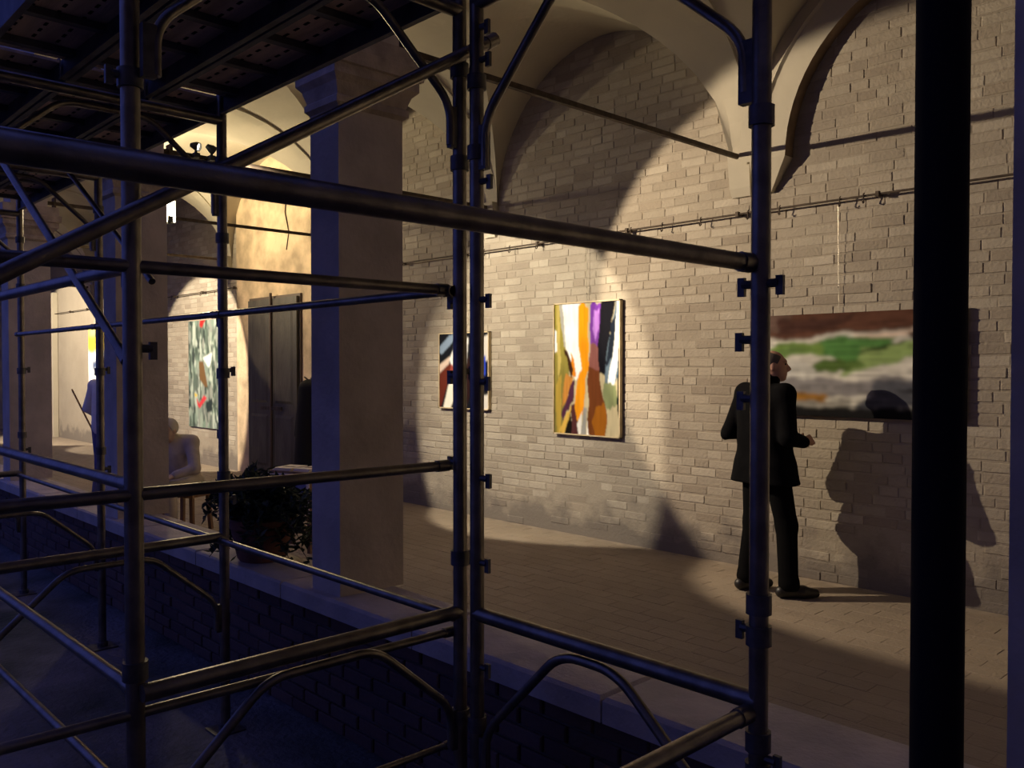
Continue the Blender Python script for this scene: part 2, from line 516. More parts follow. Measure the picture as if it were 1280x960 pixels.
# --- cross vaults, one per bay
def vault(a, b, lab):
    cx, hw = (a + b) / 2, (a - b) / 2 - 0.09
    y0, y1 = 2.66, WALL_Y
    cy, hy = (y0 + y1) / 2, (y1 - y0) / 2
    vs, fs = [], []
    N, M_ = 14, 28
    for web in range(4):
        o = len(vs)
        for i in range(N + 1):
            t = i / N
            for j in range(M_ + 1):
                s_ = math.sin(math.pi / 2 * (-1 + 2 * j / M_)) * t
                h = SPRING + RISE * math.sqrt(max(0, 1 - s_ * s_))
                if web == 0: p = (cx + hw * s_, cy + hy * t, h)
                elif web == 1: p = (cx + hw * s_, cy - hy * t, h)
                elif web == 2: p = (cx + hw * t, cy + hy * s_, h)
                else: p = (cx - hw * t, cy + hy * s_, h)
                vs.append(p)
        for i in range(N):
            for j in range(M_):
                q = (o + i * (M_ + 1) + j, o + i * (M_ + 1) + j + 1, o + (i + 1) * (M_ + 1) + j + 1, o + (i + 1) * (M_ + 1) + j)
                fs.append(q if web in (1, 2) else q[::-1])
    me = bpy.data.meshes.new('ceiling'); me.from_pydata(vs, [], fs)
    ob = link('ceiling', me, 'vault_plaster')
    smooth_by_angle(ob, 30)
    return struct(ob, lab, 'vault')
ords = ['right of the picture above the wide landscape painting', 'in the middle above the two abstract paintings', 'left of the big pillar, third from the right',
        'above the dark far door', 'above the green streaky painting', 'sixth from the right', 'seventh from the right', 'eighth from the right']
for i, (a, b) in enumerate(zip(BAYS[:-1], BAYS[1:])):
    vault(a, b, 'whitewashed cross vault ' + (['beyond the right edge of the picture'] + ords)[i])
# transverse bands and wall corbels between the bays
for i, px in enumerate(PILLARS):
    m_ = MB()
    y0, y1 = 2.66, WALL_Y; cy, hy = (y0 + y1) / 2, (y1 - y0) / 2
    N = 24; w = 0.10
    ring = []
    for k in range(N + 1):
        s_ = math.sin(math.pi / 2 * (-1 + 2 * k / N))
        h = SPRING + RISE * math.sqrt(max(0, 1 - s_ * s_)) 
        ring.append((cy + hy * s_, h))
    for (ya, za), (yb, zb) in zip(ring[:-1], ring[1:]):
        m_.add([(px - w, ya, za - .025), (px + w, ya, za - .025), (px + w, yb, zb - .025), (px - w, yb, zb - .025),
                (px - w, ya, za + .12), (px + w, ya, za + .12), (px + w, yb, zb + .12), (px - w, yb, zb + .12)],
               [(0, 1, 2, 3), (7, 6, 5, 4), (0, 3, 7, 4), (1, 5, 6, 2)])
    t = m_.build('trim_%d' % (i + 1), 'vault_plaster')
    struct(t, 'plaster transverse band of the vault, number %d from the right' % (i + 1), 'vault band')
    cb = MB()
    cb.frustum(3.05, 3.12, (px - .085, px + .085, WALL_Y - .035, WALL_Y), (px - .095, px + .095, WALL_Y - .06, WALL_Y))
    cb.frustum(3.12, 3.42, (px - .095, px + .095, WALL_Y - .06, WALL_Y), (px - .10, px + .10, WALL_Y - .09, WALL_Y))
    cb.build('corbel', 'vault_plaster', t)
# blind arch around the lunette of the right-hand bay
cx = (PILLARS[0] + PILLARS[1]) / 2
m_ = MB(); rev = MB(); bead = MB()
ri, ro, N = 1.19, 1.60, 36
for k in range(N):
    a0, a1 = math.pi * k / N, math.pi * (k + 1) / N
    def P(r, a, y): return (cx + r * math.cos(a), y, SPRING + r * math.sin(a))
    yf, yb = WALL_Y - .13, WALL_Y
    m_.add([P(ri, a0, yf), P(ro, a0, yf), P(ro, a1, yf), P(ri, a1, yf)], [(0, 1, 2, 3)])
    rev.add([P(ri, a0, yf), P(ri, a1, yf), P(ri, a1, yb), P(ri, a0, yb)], [(0, 1, 2, 3)])
    rb = 1.395
    bead.add([P(rb, a0, yf - .001), P(rb + .02, a0, yf - .022), P(rb + .04, a0, yf - .001), P(rb, a1, yf - .001), P(rb + .02, a1, yf - .022), P(rb + .04, a1, yf - .001)],
             [(0, 1, 4, 3), (1, 2, 5, 4)])
for sgn in (-1, 1):
    x0, x1 = sorted((cx + sgn * ri, cx + sgn * (ro - .12)))
    xi, xo = cx + sgn * ri, cx + sgn * (ro - .10)
    q0, q1 = sorted((xi, xo)); r0, r1 = sorted((xi + sgn * .16, xo))
    m_.frustum(3.05, SPRING, (r0, r1, WALL_Y - .05, WALL_Y), (q0, q1, WALL_Y - .13, WALL_Y))
t = struct(m_.build('trim_%d' % (len(PILLARS) + 1), 'vault_plaster'), 'plaster surround of the blind arch above the landscape painting', 'arch')
rev.build('reveal', 'brown_reveal', t)
bead.build('bead', 'vault_plaster', t)

# --- far double door and door post
d1 = struct(MB().box(-12.32, -10.80, WALL_Y - .06, WALL_Y - .02, 0, 2.70).build('door_1', 'dark_frame'), 'tall dark double door at the back of the portico', 'door')
for s_ in (0, 1):
    xa = -12.28 + s_ * .73
    lf = MB().box(xa, xa + .715, WALL_Y - .10, WALL_Y - .055, .02, 2.66).build('door_leaf', 'door_wood', d1)
    for z0, z1 in ((.18, .95), (1.12, 2.48)):
        MB().frustum(0, .018, (-.26, .26, -(z1 - z0) / 2, (z1 - z0) / 2), (-.22, .22, -(z1 - z0) / 2 + .04, (z1 - z0) / 2 - .04)).build('panel', 'door_wood', lf)
        pn = lf.children[-1]; pn.rotation_euler = (R(90), 0, 0); pn.location = (xa + .357, WALL_Y - .10, (z0 + z1) / 2)
pipe('astragal', [(-11.55, WALL_Y - .115, .02), (-11.55, WALL_Y - .115, 2.74)], .022, 'dark_frame', d1)
MB().box(-11.85, -11.25, WALL_Y - .125, WALL_Y - .10, 1.02, 1.07).build('door_bar', 'iron', d1)
d2 = struct(MB().box(-23.6, -22.1, WALL_Y - .05, WALL_Y - .01, 0, 3.35).build('door_2', 'brown_wood'), 'distant brown wooden door at the far left', 'door')
MB().box(-22.30, -22.08, WALL_Y - .12, WALL_Y - .01, 0, 3.40).build('door_jamb', 'brown_wood', d2)
MB().box(-23.55, -22.32, WALL_Y - .09, WALL_Y - .05, .02, 3.30).build('door_leaf', 'door_wood', d2)
d2b = MB().box(-22.08, -21.98, WALL_Y - .12, WALL_Y - .01, 0, 3.40).build('door_architrave', 'vault_plaster', d2)

# ------------------------------------------------------------------ tie rods, rails
ROD = 3.37
TL = {-0.53: 'iron tie rod of the pillar at the right edge', -3.79: 'thick iron tie rod from the big pillar to the wall, crossing the middle lunette', -6.86: 'iron tie rod from the second pillar to the wall, carrying two clamp spotlights',
      -9.86: 'iron tie rod from the leftmost pillar to the wall', -13.1: 'distant iron tie rod next beyond the leftmost pillar', -19.6: 'most distant iron tie rod of the vault'}
for px in (-0.53, -3.79, -6.86, -9.86, -13.1, -19.6):
    t = thing('tie_rod', TL[px], 'tie rod', (px, Y_IN, ROD), group='iron tie rods of the vault')
    MB().box(-.017, .017, 0, WALL_Y - Y_IN - .02, -.017, .017).build('bar', 'iron', t)
    MB().box(-.05, .05, .07, .085, -.06, .06).build('anchor_plate', 'iron', t)
def rail(x0, x1, lab, hooks):
    t = thing('picture_rail', lab, 'rail', ((x0 + x1) / 2, WALL_Y - .07, 2.905), group='picture hanging rails')
    h = (x1 - x0) / 2
    pipe('rod', [(-h, 0, 0), (h, 0, 0)], .0085, 'iron', t, 8)
    n = int((x1 - x0) / 1.1)
    for k in range(n + 1):
        xx = -h + .05 + (2 * h - .1) * k / max(1, n)
        b_ = MB().box(xx - .008, xx + .008, 0, .09, -.008, .008)
        b_.box(xx - .012, xx + .012, -.018, .018, -.02, .02).build('bracket', 'iron', t)
    for hx in hooks:
        xx = hx - (x0 + x1) / 2
        pts = [(xx, 0, .02), (xx, -.014, .012), (xx, -.014, -.012), (xx, -.004, -.045), (xx, -.02, -.055), (xx, -.03, -.04)]
        pipe('hook', pts, .005, 'iron', t, 6)
rail(-9.6, -0.3, 'thin iron hanging rail along the brick wall above the large paintings', [-7.3, -6.9, -6.5, -6.1, -5.47, -4.9, -4.55, -4.15, -3.7, -3.42, -2.93, -2.75, -1.6])
rail(-25.5, -12.75, 'thin iron hanging rail along the far wall left of the dark door', [-15.2, -14.0, -13.3])

# ------------------------------------------------------------------ paintings
def hexc(r, g_, b_): return np.array(lin((r, g_, b_)))
def inpoly(u, v, poly):
    inside = np.zeros(u.shape, bool)
    n = len(poly)
    for i in range(n):
        x0, y0 = poly[i]; x1, y1 = poly[(i + 1) % n]
        c = ((y0 > v) != (y1 > v)) & (u < (x1 - x0) * (v - y0) / (y1 - y0 + 1e-12) + x0)
        inside ^= c
    return inside
def wob(u, v, s, a, ph=0.0):
    return a * (np.sin(u * s * 6.3 + 3.1 * v * s + ph) + .6 * np.sin(v * s * 9.1 - u * s * 4.7 + 1.7 + ph) + .4 * np.sin((u + v) * s * 17 + ph * 2)) / 2
def vnoise(u, v, fu, fv, seed):
    r2 = np.random.default_rng(seed); G = r2.uniform(-1, 1, (64, 64))
    x, y = u * fu + 7, v * fv + 7
    i, j = np.floor(x).astype(int), np.floor(y).astype(int); fx, fy = x - i, y - j
    fx = fx * fx * (3 - 2 * fx); fy = fy * fy * (3 - 2 * fy)
    g_ = lambda a, b: G[a % 64, b % 64]
    return (g_(i, j) * (1 - fx) + g_(i + 1, j) * fx) * (1 - fy) + (g_(i, j + 1) * (1 - fx) + g_(i + 1, j + 1) * fx) * fy
def blur(c, n):
    for _ in range(n):
        p = np.pad(c, ((1, 1), (1, 1), (0, 0)), mode='edge')
        c = (p[:-2, 1:-1] + p[2:, 1:-1] + p[1:-1, :-2] + p[1:-1, 2:] + 2 * c) / 6
    return c

def painting(label, x0, x1, z0, z1, nu, nv, fn, depth=.028, frame=None, wire=True, tilt=0.0, group='paintings on the wall'):
    """front surface at WALL_Y - depth - gap; x0<x1 (x1 is to the right)"""
    w, h = x1 - x0, z1 - z0
    yb = WALL_Y - .012
    t = thing('painting', label, 'painting', ((x0 + x1) / 2, yb, z0), group=group)
    t.rotation_euler = (tilt, 0, 0)
    u, v = np.meshgrid(np.linspace(0, 1, nu), np.linspace(0, 1, nv))
    col = np.clip(fn(u, v), 0, 1)
    fr = .012 if frame else 0.0
    X = -w / 2 + fr + u * (w - 2 * fr); Z = h - fr - v * (h - 2 * fr)
    V = np.stack([X, np.full_like(X, -depth - .001), Z], -1).reshape(-1, 3)
    idx = np.arange(nu * nv).reshape(nv, nu)
    q = np.stack([idx[:-1, :-1], idx[1:, :-1], idx[1:, 1:], idx[:-1, 1:]], -1).reshape(-1, 4)
    me = bpy.data.meshes.new('canvas')
    me.from_pydata(V.tolist(), [], q.tolist())
    at = me.color_attributes.new('paint', 'FLOAT_COLOR', 'POINT')
    at.data.foreach_set('color', np.concatenate([col.reshape(-1, 3), np.ones((nu * nv, 1))], 1).ravel())
    link('canvas', me, 'painted_canvas', t)
    MB().box(-w / 2 + fr, w / 2 - fr, -depth, -.006, fr, h - fr).build('stretcher', 'frame_wood' if frame else 'dark_frame', t)
    if frame:
        m_ = MB(); d = depth + .012; gap = fr
        m_.box(-w / 2, -w / 2 + gap, -d, 0, 0, h); m_.box(w / 2 - gap, w / 2, -d, 0, 0, h)
        m_.box(-w / 2, w / 2, -d, 0, 0, gap); m_.box(-w / 2, w / 2, -d, 0, h - gap, h)
        m_.build('frame', frame, t)
    if wire:
        for wx in ([0.0] if w < 1.2 else [-.15 * w + .10]):
            pipe('hanging_wire', [(wx, -.035, 2.86 - z0), (wx, -.012, h - .02)], .0022, 'wire', t, 6)
    return t

def paint_mid(u, v):
    U = u + wob(u, v, 1.1, .008) + .008 * vnoise(u, v, 26, 12, 8); V = v + wob(v, u, 1.3, .008, 2) + .02 * vnoise(u, v, 30, 10, 9)
    c = np.zeros(u.shape + (3,)); c[:] = hexc(196, 184, 150)
    def poly(col, p, q=None):
        k = inpoly(U, V, p); c[k] = hexc(*col) if q is None else (hexc(*col) * (1 - V[k][:, None]) + hexc(*q) * V[k][:, None])
    poly((150, 140, 62), [(-.1, -.1), (.10, -.1), (.20, .36), (.24, .55), (.10, 1.1), (-.1, 1.1)], (120, 112, 60))
    poly((190, 172, 96), [(.03, .0), (.08, .0), (.10, .5), (.06, .6)])
    poly((176, 150, 66), [(.02, .62), (.12, .55), (.10, .95), (.03, 1.0)])
    poly((170, 170, 165), [(.05, -.1), (.13, -.1), (.22, .33), (.16, .33)])
    poly((240, 240, 240), [(-.02, .17), (.03, .2), (.05, .36), (-.02, .36)])
    poly((252, 252, 250), [(.11, -.1), (.42, -.1), (.40, .30), (.43, .55), (.34, .60), (.24, .50), (.19, .36)])
    poly((214, 130, 30), [(.25, .38), (.31, .42), (.34, .56), (.29, .58)])
    poly((60, 35, 20), [(.15, .34), (.20, .36), (.30, .52), (.27, .58), (.22, .48)])
    poly((190, 130, 60), [(.18, .55), (.30, .58), (.20, .75), (.12, .80)])
    poly((75, 40, 62), [(.26, .62), (.32, .60), (.30, .75), (.14, .90), (.11, .84), (.22, .72)])
    poly((206, 170, 80), [(.12, .92), (.26, .80), (.28, .83), (.14, 1.0), (.05, 1.0)])
    poly((22, 18, 14), [(.26, .83), (.29, 1.1), (.08, 1.1)])
    poly((84, 46, 48), [(.27, .80), (.33, .76), (.38, .90), (.38, 1.1), (.27, 1.1)])
    poly((244, 160, 20), [(.38, .03), (.44, -.01), (.53, .05), (.54, .52), (.49, .56), (.47, .85), (.36, .88), (.32, .78), (.38, .55), (.42, .5), (.38, .25)], (232, 150, 26))
    poly((120, 60, 170), [(.56, .0), (.74, .0), (.72, .22), (.69, .34), (.56, .34)], (120, 70, 120))
    poly((186, 130, 225), [(.62, .06), (.70, .05), (.68, .2), (.64, .30), (.60, .2)])
    poly((150, 100, 100), [(.56, .32), (.69, .32), (.70, .52), (.54, .52)], (110, 60, 40))
    poly((18, 18, 26), [(.73, -.1), (.96, -.1), (.84, .30), (.80, .56), (.70, .52), (.68, .30)])
    poly((92, 112, 130), [(.96, -.05), (1.1, -.1), (1.1, .45), (.92, .60), (.78, .62), (.82, .36)])
    poly((26, 34, 48), [(.88, .16), (.97, .08), (.90, .42), (.80, .50)])
    poly((236, 242, 246), [(.97, -.02), (1.0, .04), (.99, .40), (.92, .62), (.83, .60), (.91, .40)])
    poly((130, 140, 100), [(.78, .60), (.95, .60), (.97, .75), (.82, .82), (.76, .70)])
    poly((20, 26, 28), [(.99, .35), (1.1, .3), (1.1, 1.1), (1.02, 1.0), (.96, .75)])
    poly((96, 50, 32), [(.53, .50), (.70, .50), (.73, .66), (.80, .78), (.83, .90), (.78, 1.1), (.56, 1.1), (.52, .90), (.55, .75), (.52, .65)], (112, 62, 28))
    poly((152, 92, 24), [(.66, .78), (.78, .76), (.83, .90), (.78, 1.04), (.66, 1.02), (.60, .90)])
    poly((150, 150, 148), [(.47, .78), (.52, .78), (.48, 1.1), (.41, 1.1)])
    poly((232, 230, 226), [(.36, .90), (.44, .84), (.42, 1.1), (.38, 1.1)])
    poly((240, 238, 230), [(.53, .88), (.56, 1.1), (.47, 1.1)])
    return blur(c, 2) * (1 + .10 * vnoise(u, v, 40, 6, 11) + .10 * vnoise(u, v, 16, 9, 12))[..., None]

def paint_small(u, v):
    U = u + wob(u, v, 1.2, .012); V = v + wob(v, u, 1.2, .012, 1)
    c = np.zeros(u.shape + (3,)); c[:] = hexc(20, 22, 30)
    def poly(col, p): c[inpoly(U, V, p)] = hexc(*col)
    poly((130, 150, 175), [(-.1, .24), (.22, .02), (.42, .0), (.30, .10), (.05, .28)])
    poly((226, 226, 226), [(.20, .34), (.36, .10), (.60, .05), (.56, .40), (.40, .62), (.28, .50)])
    poly((210, 190, 176), [(-.1, .46), (.22, .30), (.18, .46), (.05, .58), (-.1, .60)])
    poly((96, 40, 30), [(-.1, .60), (.20, .40), (.30, .48), (.12, .78), (.02, 1.0), (-.1, 1.0)])
    poly((150, 70, 62), [(.24, .40), (.34, .46), (.26, .60), (.20, .56)])
    poly((236, 230, 216), [(.20, .66), (.40, .62), (.34, .84), (.16, 1.1), (.03, 1.1)])
    poly((40, 22, 24), [(.40, .62), (.62, .30), (.72, .70), (.50, 1.1), (.18, 1.1), (.36, .84)])
    poly((200, 196, 190), [(.86, .06), (1.1, .0), (1.1, .3), (.92, .40)])
    poly((40, 66, 190), [(.86, .34), (.95, .30), (.94, .56), (.84, .60)])
    poly((214, 210, 204), [(.80, .84), (1.1, .78), (1.1, 1.1), (.74, 1.1)])
    return blur(c, 2)

def paint_land(u, v):
    U = u + wob(u, v, 1.5, .01) + .022 * vnoise(u, v, 12, 9, 1) + .012 * vnoise(u, v, 30, 26, 2)
    V = v + wob(u, v, 2.3, .014, .7) + .024 * vnoise(u, v, 9, 7, 3) + .018 * vnoise(u, v, 28, 20, 4)
    c = np.zeros(u.shape + (3,)); c[:] = hexc(208, 206, 196)
    def poly(col, p): c[inpoly(U, V, p)] = hexc(*col)
    poly((92, 62, 50), [(-.1, -.1), (1.1, -.1), (1.1, .18), (.72, .16), (.45, .18), (.22, .24), (-.1, .24)])
    poly((104, 84, 76), [(-.1, -.1), (.2, -.1), (.18, .14), (-.1, .18)])
    poly((72, 48, 42), [(.1, .06), (.5, .02), (.42, .14), (.12, .18)])
    poly((216, 196, 180), [(.48, .20), (.75, .17), (1.1, .18), (1.1, .24), (.5, .24)])
    poly((110, 140, 70), [(.03, .34), (.10, .27), (.24, .26), (.36, .30), (.38, .40), (.2, .40), (.05, .42)])
    poly((108, 138, 78), [(.05, .35), (.2, .30), (.3, .36), (.1, .40)])
    poly((84, 132, 70), [(.32, .28), (.42, .22), (.70, .24), (.68, .40), (.52, .50), (.42, .44), (.34, .38)])
    poly((142, 168, 104), [(.55, .32), (.85, .28), (.98, .36), (.80, .42), (.62, .52), (.42, .60), (.5, .48)])
    poly((86, 112, 56), [(.27, .50), (.34, .44), (.50, .46), (.58, .50), (.40, .58), (.29, .58)])
    poly((44, 62, 34), [(.50, .40), (.58, .33), (.74, .28), (.74, .30), (.60, .36)])
    poly((60, 40, 34), [(.74, .21), (1.1, .19), (1.1, .26), (.78, .28)])
    poly((196, 196, 190), [(.03, .46), (.25, .46), (.32, .62), (.04, .64)])
    poly((132, 130, 132), [(-.1, .66), (.2, .62), (.5, .64), (1.1, .60), (1.1, .80), (-.1, .80)])
    poly((82, 84, 92), [(.62, .66), (1.1, .62), (1.1, .90), (.5, .90), (.58, .78)])
    poly((156, 112, 48), [(-.1, .74), (.15, .74), (.36, .78), (.40, .84), (-.1, .86)])
    poly((150, 148, 142), [(.1, .84), (.5, .82), (.5, .88), (.1, .89)])
    poly((26, 26, 28), [(-.1, .87), (.25, .88), (.55, .90), (1.1, .93), (1.1, 1.1), (-.1, 1.1)])
    poly((34, 34, 38), [(.70, .72), (.9, .70), (.9, .73), (.72, .75)])
    c = blur(c, 7) * (1 + .20 * vnoise(u, v, 10, 40, 5) + .15 * vnoise(u, v, 34, 18, 6))[..., None]
    return blur(c, 1)

def paint_green(u, v):
    r2 = np.random.default_rng(3)
    c = np.zeros(u.shape + (3,)); c[:] = hexc(120, 142, 128)
    pal = [(150, 164, 152), (92, 106, 98), (128, 146, 136), (60, 70, 68), (176, 188, 178), (108, 118, 112), (76, 90, 82), (140, 146, 140)]
    for k in range(520):
        cu, cv = r2.uniform(0, 1), r2.uniform(0, 1); a = r2.uniform(-.5, .5) + .15
        lu, lv = r2.uniform(.015, .05), r2.uniform(.03, .10)
        du = (u - cu) * math.cos(a) - (v - cv) * .6 * math.sin(a); dv = (u - cu) * math.sin(a) / .6 + (v - cv) * math.cos(a)
        c[(du / lu) ** 2 + (dv / lv) ** 2 < 1] = hexc(*pal[r2.integers(len(pal))])
    def poly(col, p): c[inpoly(u, v, p)] = hexc(*col)
    poly((176, 44, 44), [(.36, .0), (.52, .0), (.42, .07), (.34, .05)])
    poly((232, 238, 232), [(.44, .35), (.72, .30), (.66, .42), (.60, .44)])
    poly((110, 84, 56), [(.32, .38), (.45, .38), (.58, .62), (.50, .62), (.34, .55)])
    poly((200, 60, 70), [(.24, .72), (.32, .78), (.46, .70), (.56, .72), (.34, .82), (.27, .80)])
    poly((214, 184, 60), [(.18, .68), (.28, .70), (.20, .72)])
    poly((44, 54, 56), [(.52, .76), (.72, .72), (.70, .84), (.56, .86)])
    return blur(c, 2)

def paint_yellow(u, v):
    c = np.zeros(u.shape + (3,)); c[:] = hexc(226, 200, 60)
    c[v > .38 + .05 * np.sin(u * 9)] = hexc(214, 216, 220)
    c[(v > .55) & (v < .72 + .04 * np.sin(u * 14)) & (u > .2)] = hexc(60, 74, 110)
    c[(v < .15) & (u < .5)] = hexc(240, 226, 120)
    return blur(c, 3)

painting('small abstract canvas in navy, white and red, half hidden behind the doubled scaffold posts', -7.72, -6.86, 1.18, 2.04, 80, 80, paint_small, frame='frame_wood', wire=False)
painting('tall abstract canvas with orange and purple stripes on the brick wall', -5.90, -5.045, .985, 2.285, 110, 160, paint_mid, frame='frame_wood')
painting('wide landscape canvas with green brushstrokes in front of the man', -3.60, -2.05, 1.275, 2.06, 190, 100, paint_land, depth=.035)
painting('tall mottled grey-green canvas on the far wall left of the dark door', -14.60, -13.30, .63, 2.44, 80, 110, paint_green, wire=False)
painting('distant yellow and white canvas seen past the leftmost pillar', -19.75, -18.4, 1.2, 2.50, 40, 40, paint_yellow, wire=False)
painting('distant yellow canvas at the left edge of the picture', -25.4, -24.0, .6, 2.8, 30, 40, paint_yellow, wire=False)

# ------------------------------------------------------------------ lamps
LLAB = ['small clamp spotlight on the second tie rod, the one nearer the wall', 'small clamp spotlight on the second tie rod, the one nearer the pillar', 'distant clamp spotlight lighting the wall above the dark door',
        'distant clamp spotlight lighting the grey-green painting', 'distant clamp spotlight, nearer the wall on the farthest lit tie rod', 'distant clamp spotlight lighting the far yellow painting',
        'unseen clamp spotlight added beyond the right edge for warm bounce, on the rod of the last pillar']
def spotlight(loc, aim, half, power, col, lab):
    t = thing('spotlight', lab, 'lamp', loc, group='clamp spotlights on the tie rods')
    d = (Vector(aim) - Vector(loc)).normalized()
    rot = d.to_track_quat('-Z', 'Y').to_euler()
    h_ = MB().lathe([(.0, .045), (.018, .045), (.024, .03), (.036, .0), (.036, -.03), (.033, -.03), (.030, .0), (.012, .02), (.0, .02)], 18).build('housing', 'lamp_body', t)
    h_.rotation_euler = rot; smooth_by_angle(h_, 35)
    l_ = MB().lathe([(.0, -.012), (.029, -.012), (.029, -.008)], 16).build('lens', 'lamp_lens', t); l_.rotation_euler = rot
    MB().box(-.008, .008, -.008, .008, -.06, -.025).build('swivel', 'lamp_body', t)
    sg = 1 if aim[0] > loc[0] else -1
    m_ = MB().box(min(-.085 * sg, .03 * sg), max(-.085 * sg, .03 * sg), -.022, .022, -.095, -.056)
    m_.tube([(-.03 * sg, -.022, -.075), (-.03 * sg, -.055, -.075)], .008, 8)
    m_.build('clamp', 'lamp_body', t)
    L_ = bpy.data.lights.new('beam', 'SPOT')
    L_.energy = power; L_.color = col
    L_.spot_size = 2 * R(half); L_.spot_blend = 0.15
    L_.shadow_soft_size = 0.02
    lo = bpy.data.objects.new('beam', L_); C.objects.link(lo); lo.parent = t
    lo.rotation_euler = rot; lo.location = d * .04
for (loc, aim, half, power, col), lab in zip(LAMPS, LLAB):
    spotlight(loc, aim, half, power, col, lab)
def floodlight(loc, aim, power, lab):
    t = thing('floodlight', lab, 'lamp', loc, group='floodlights on the tie rods')
    d = (Vector(aim) - Vector(loc)).normalized()
    rot = d.to_track_quat('-Z', 'Y').to_euler()
    m_ = MB()
    m_.frustum(-.01, .06, (-.07, .07, -.15, .15), (-.04, .04, -.09, .09))
    for k in range(6): m_.box(-.04, .04, -.08 + k * .03, -.075 + k * .03, .06, .08)
    o = m_.build('housing', 'lamp_body', t); o.rotation_euler = rot
    o = MB().box(-.06, .06, -.14, .14, -.014, -.0105).build('lens', 'lamp_lens', t); o.rotation_euler = rot
    fr = MB()
    for q in ((-.07, -.06, -.15, .15), (.06, .07, -.15, .15), (-.07, .07, -.15, -.14), (-.07, .07, .14, .15)): fr.box(q[0], q[1], q[2], q[3], -.02, -.01)
    o = fr.build('lens_rim', 'reflector', t); o.rotation_euler = rot
    MB().box(-.03, .03, -.03, .03, -.16, -.07).build('clamp', 'lamp_body', t)
    L_ = bpy.data.lights.new('beam', 'AREA'); L_.shape = 'RECTANGLE'; L_.size = .11; L_.size_y = .26
    L_.energy = power; L_.color = (1.0, .82, .50); L_.spread = R(120)
    lo = bpy.data.objects.new('beam', L_); C.objects.link(lo); lo.parent = t
    lo.location = d * .03; lo.rotation_euler = rot
floodlight((-9.82, 4.00, 3.45), (-8.0, 3.50, 3.55), FLOOD_POWER, 'bright white floodlight on the tie rod just right of the second pillar')
floodlight((-13.05, 3.40, 3.52), (-11.5, 4.9, 4.7), 110, 'floodlight past the leftmost pillar, turned up to the vault over the dark door')

# ------------------------------------------------------------------ scaffold
RP, RT, RB = .0245, .0175, .0145
NEAR, FAR = .85, 1.95
Z_HI, Z_LO, Z_BM, Z_TOP = 1.915, 1.315, .790, 2.96
def collar(m_, x, y, z, r=.033, h=.05):
    m_.tube([(x, y, z - h / 2), (x, y, z + h / 2)], r, 12)
def post(parent, x, y, z0, z1, collars=(), pins=()):
    """one upright with its collars and stud pins; pins: (z, dx, dy)"""
    o = pipe('upright', [(x, y, z0), (x, y, z1)], RP, 'steel', parent, 16)
    for z in collars:
        c_ = MB(); collar(c_, x, y, z); c_ = c_.build('collar', 'dark_steel', o); smooth_by_angle(c_)
    for (z, dx, dy) in pins:
        p_ = MB().tube([(x, y, z), (x + dx, y + dy, z)], .011, 8)
        l_ = math.hypot(dx, dy)
        p_.box(min(x + dx, x + dx * 1.15) - .006, max(x + dx, x + dx * 1.15) + .006, min(y + dy, y + dy * 1.15) - .006, max(y + dy, y + dy * 1.15) + .006, z - .03, z + .018)
        p_.build('wedge_pin', 'dark_steel', o)
    if z0 < GROUND + .1:
        b_ = MB().box(x - .075, x + .075, y - .075, y + .075, GROUND, GROUND + .008)
        b_.lathe([(.034, .0), (.034, .03), (.018, .035), (.018, .12)], 10, (x, y, GROUND + .006)); b_.build('base_plate', 'dark_steel', o)
    return o
def knee(parent, p_post, p_mid, p_end, drop=.15):
    """bent knee brace: sleeve beside the upright, bend, then up to the beam"""
    a = Vector(p_post); b = Vector(p_mid)
    o = pipe('knee_brace', bend([a, b, Vector(p_end)], .09, 6), RB, 'steel', parent)
    return o

# pole positions
A = (-2.335, NEAR); B1 = (-2.290, FAR); B2 = (-2.200, FAR); Cc = (-1.123, FAR)
FRX = {'D': -4.134, 'E': -5.933, 'F': -7.77}
pin3 = lambda s: [(Z_HI, s * .055, 0), (Z_LO, s * .055, 0)]

def cross_frame(name, x, lab, beams_up=True, lower=True, z_top=3.9):
    """portal frame standing across the walkway (in the plane X = x)"""
    t = thing('scaffold_portal', lab, 'scaffold frame', (0, 0, 0), group='scaffold portal frames')
    xn = A[0] if name == 'AB' else x
    post(t, xn, NEAR, GROUND, z_top, collars=(2.41, .84, .40) if name == 'AB' else (2.40, .84),
         pins=[(Z_HI - .02, -.05, 0), (Z_LO, -.05, 0), (1.70, .0, .05), (Z_HI + .5, 0, -.05)])
    post(t, x, FAR, GROUND, z_top, collars=(2.36, 2.68, .42, .98) if name == 'AB' else (2.68, 2.30, 1.62, 1.10),
         pins=[(Z_HI - .03, -.05, 0), (Z_HI - .28, .0, .05), (Z_LO, -.05, 0), (.98, 0, .05), (1.62, -.05, 0)])
    for zb in ((Z_TOP - .072,) if beams_up else ()) + ((Z_BM,) if lower else ()):
        pipe('cross_beam', [(x, NEAR, zb), (x, FAR, zb)], RP, 'steel', t)
        z_ = zb - .045
        # bent brace: sleeve on far upright, knee, level run under the beam, knee, sleeve on near upright
        pts = [(x, FAR - .042, zb - .47), (x, FAR - .042, zb - .33), (x, FAR - .36, z_ - .01), (x, NEAR + .36, z_ - .01), (x, NEAR + .05, zb - .33), (x, NEAR + .05, zb - .47)]
        pipe('knee_brace', bend(pts, .07, 6), RB, 'steel', t)
        for yy in (FAR - .03, NEAR + .03):
            MB().box(x - .012, x + .012, yy - .018, yy + .018, zb - .48, zb - .34).build('gusset', 'dark_steel', t)
    return t
cross_frame('AB', B1[0], 'scaffold portal frame joining the thick left upright to the left of the doubled posts')
cross_frame('D', FRX['D'], 'scaffold portal frame with the thin upright left of the potted plant')
cross_frame('E', FRX['E'], 'scaffold portal frame whose upright stands against the second pillar')
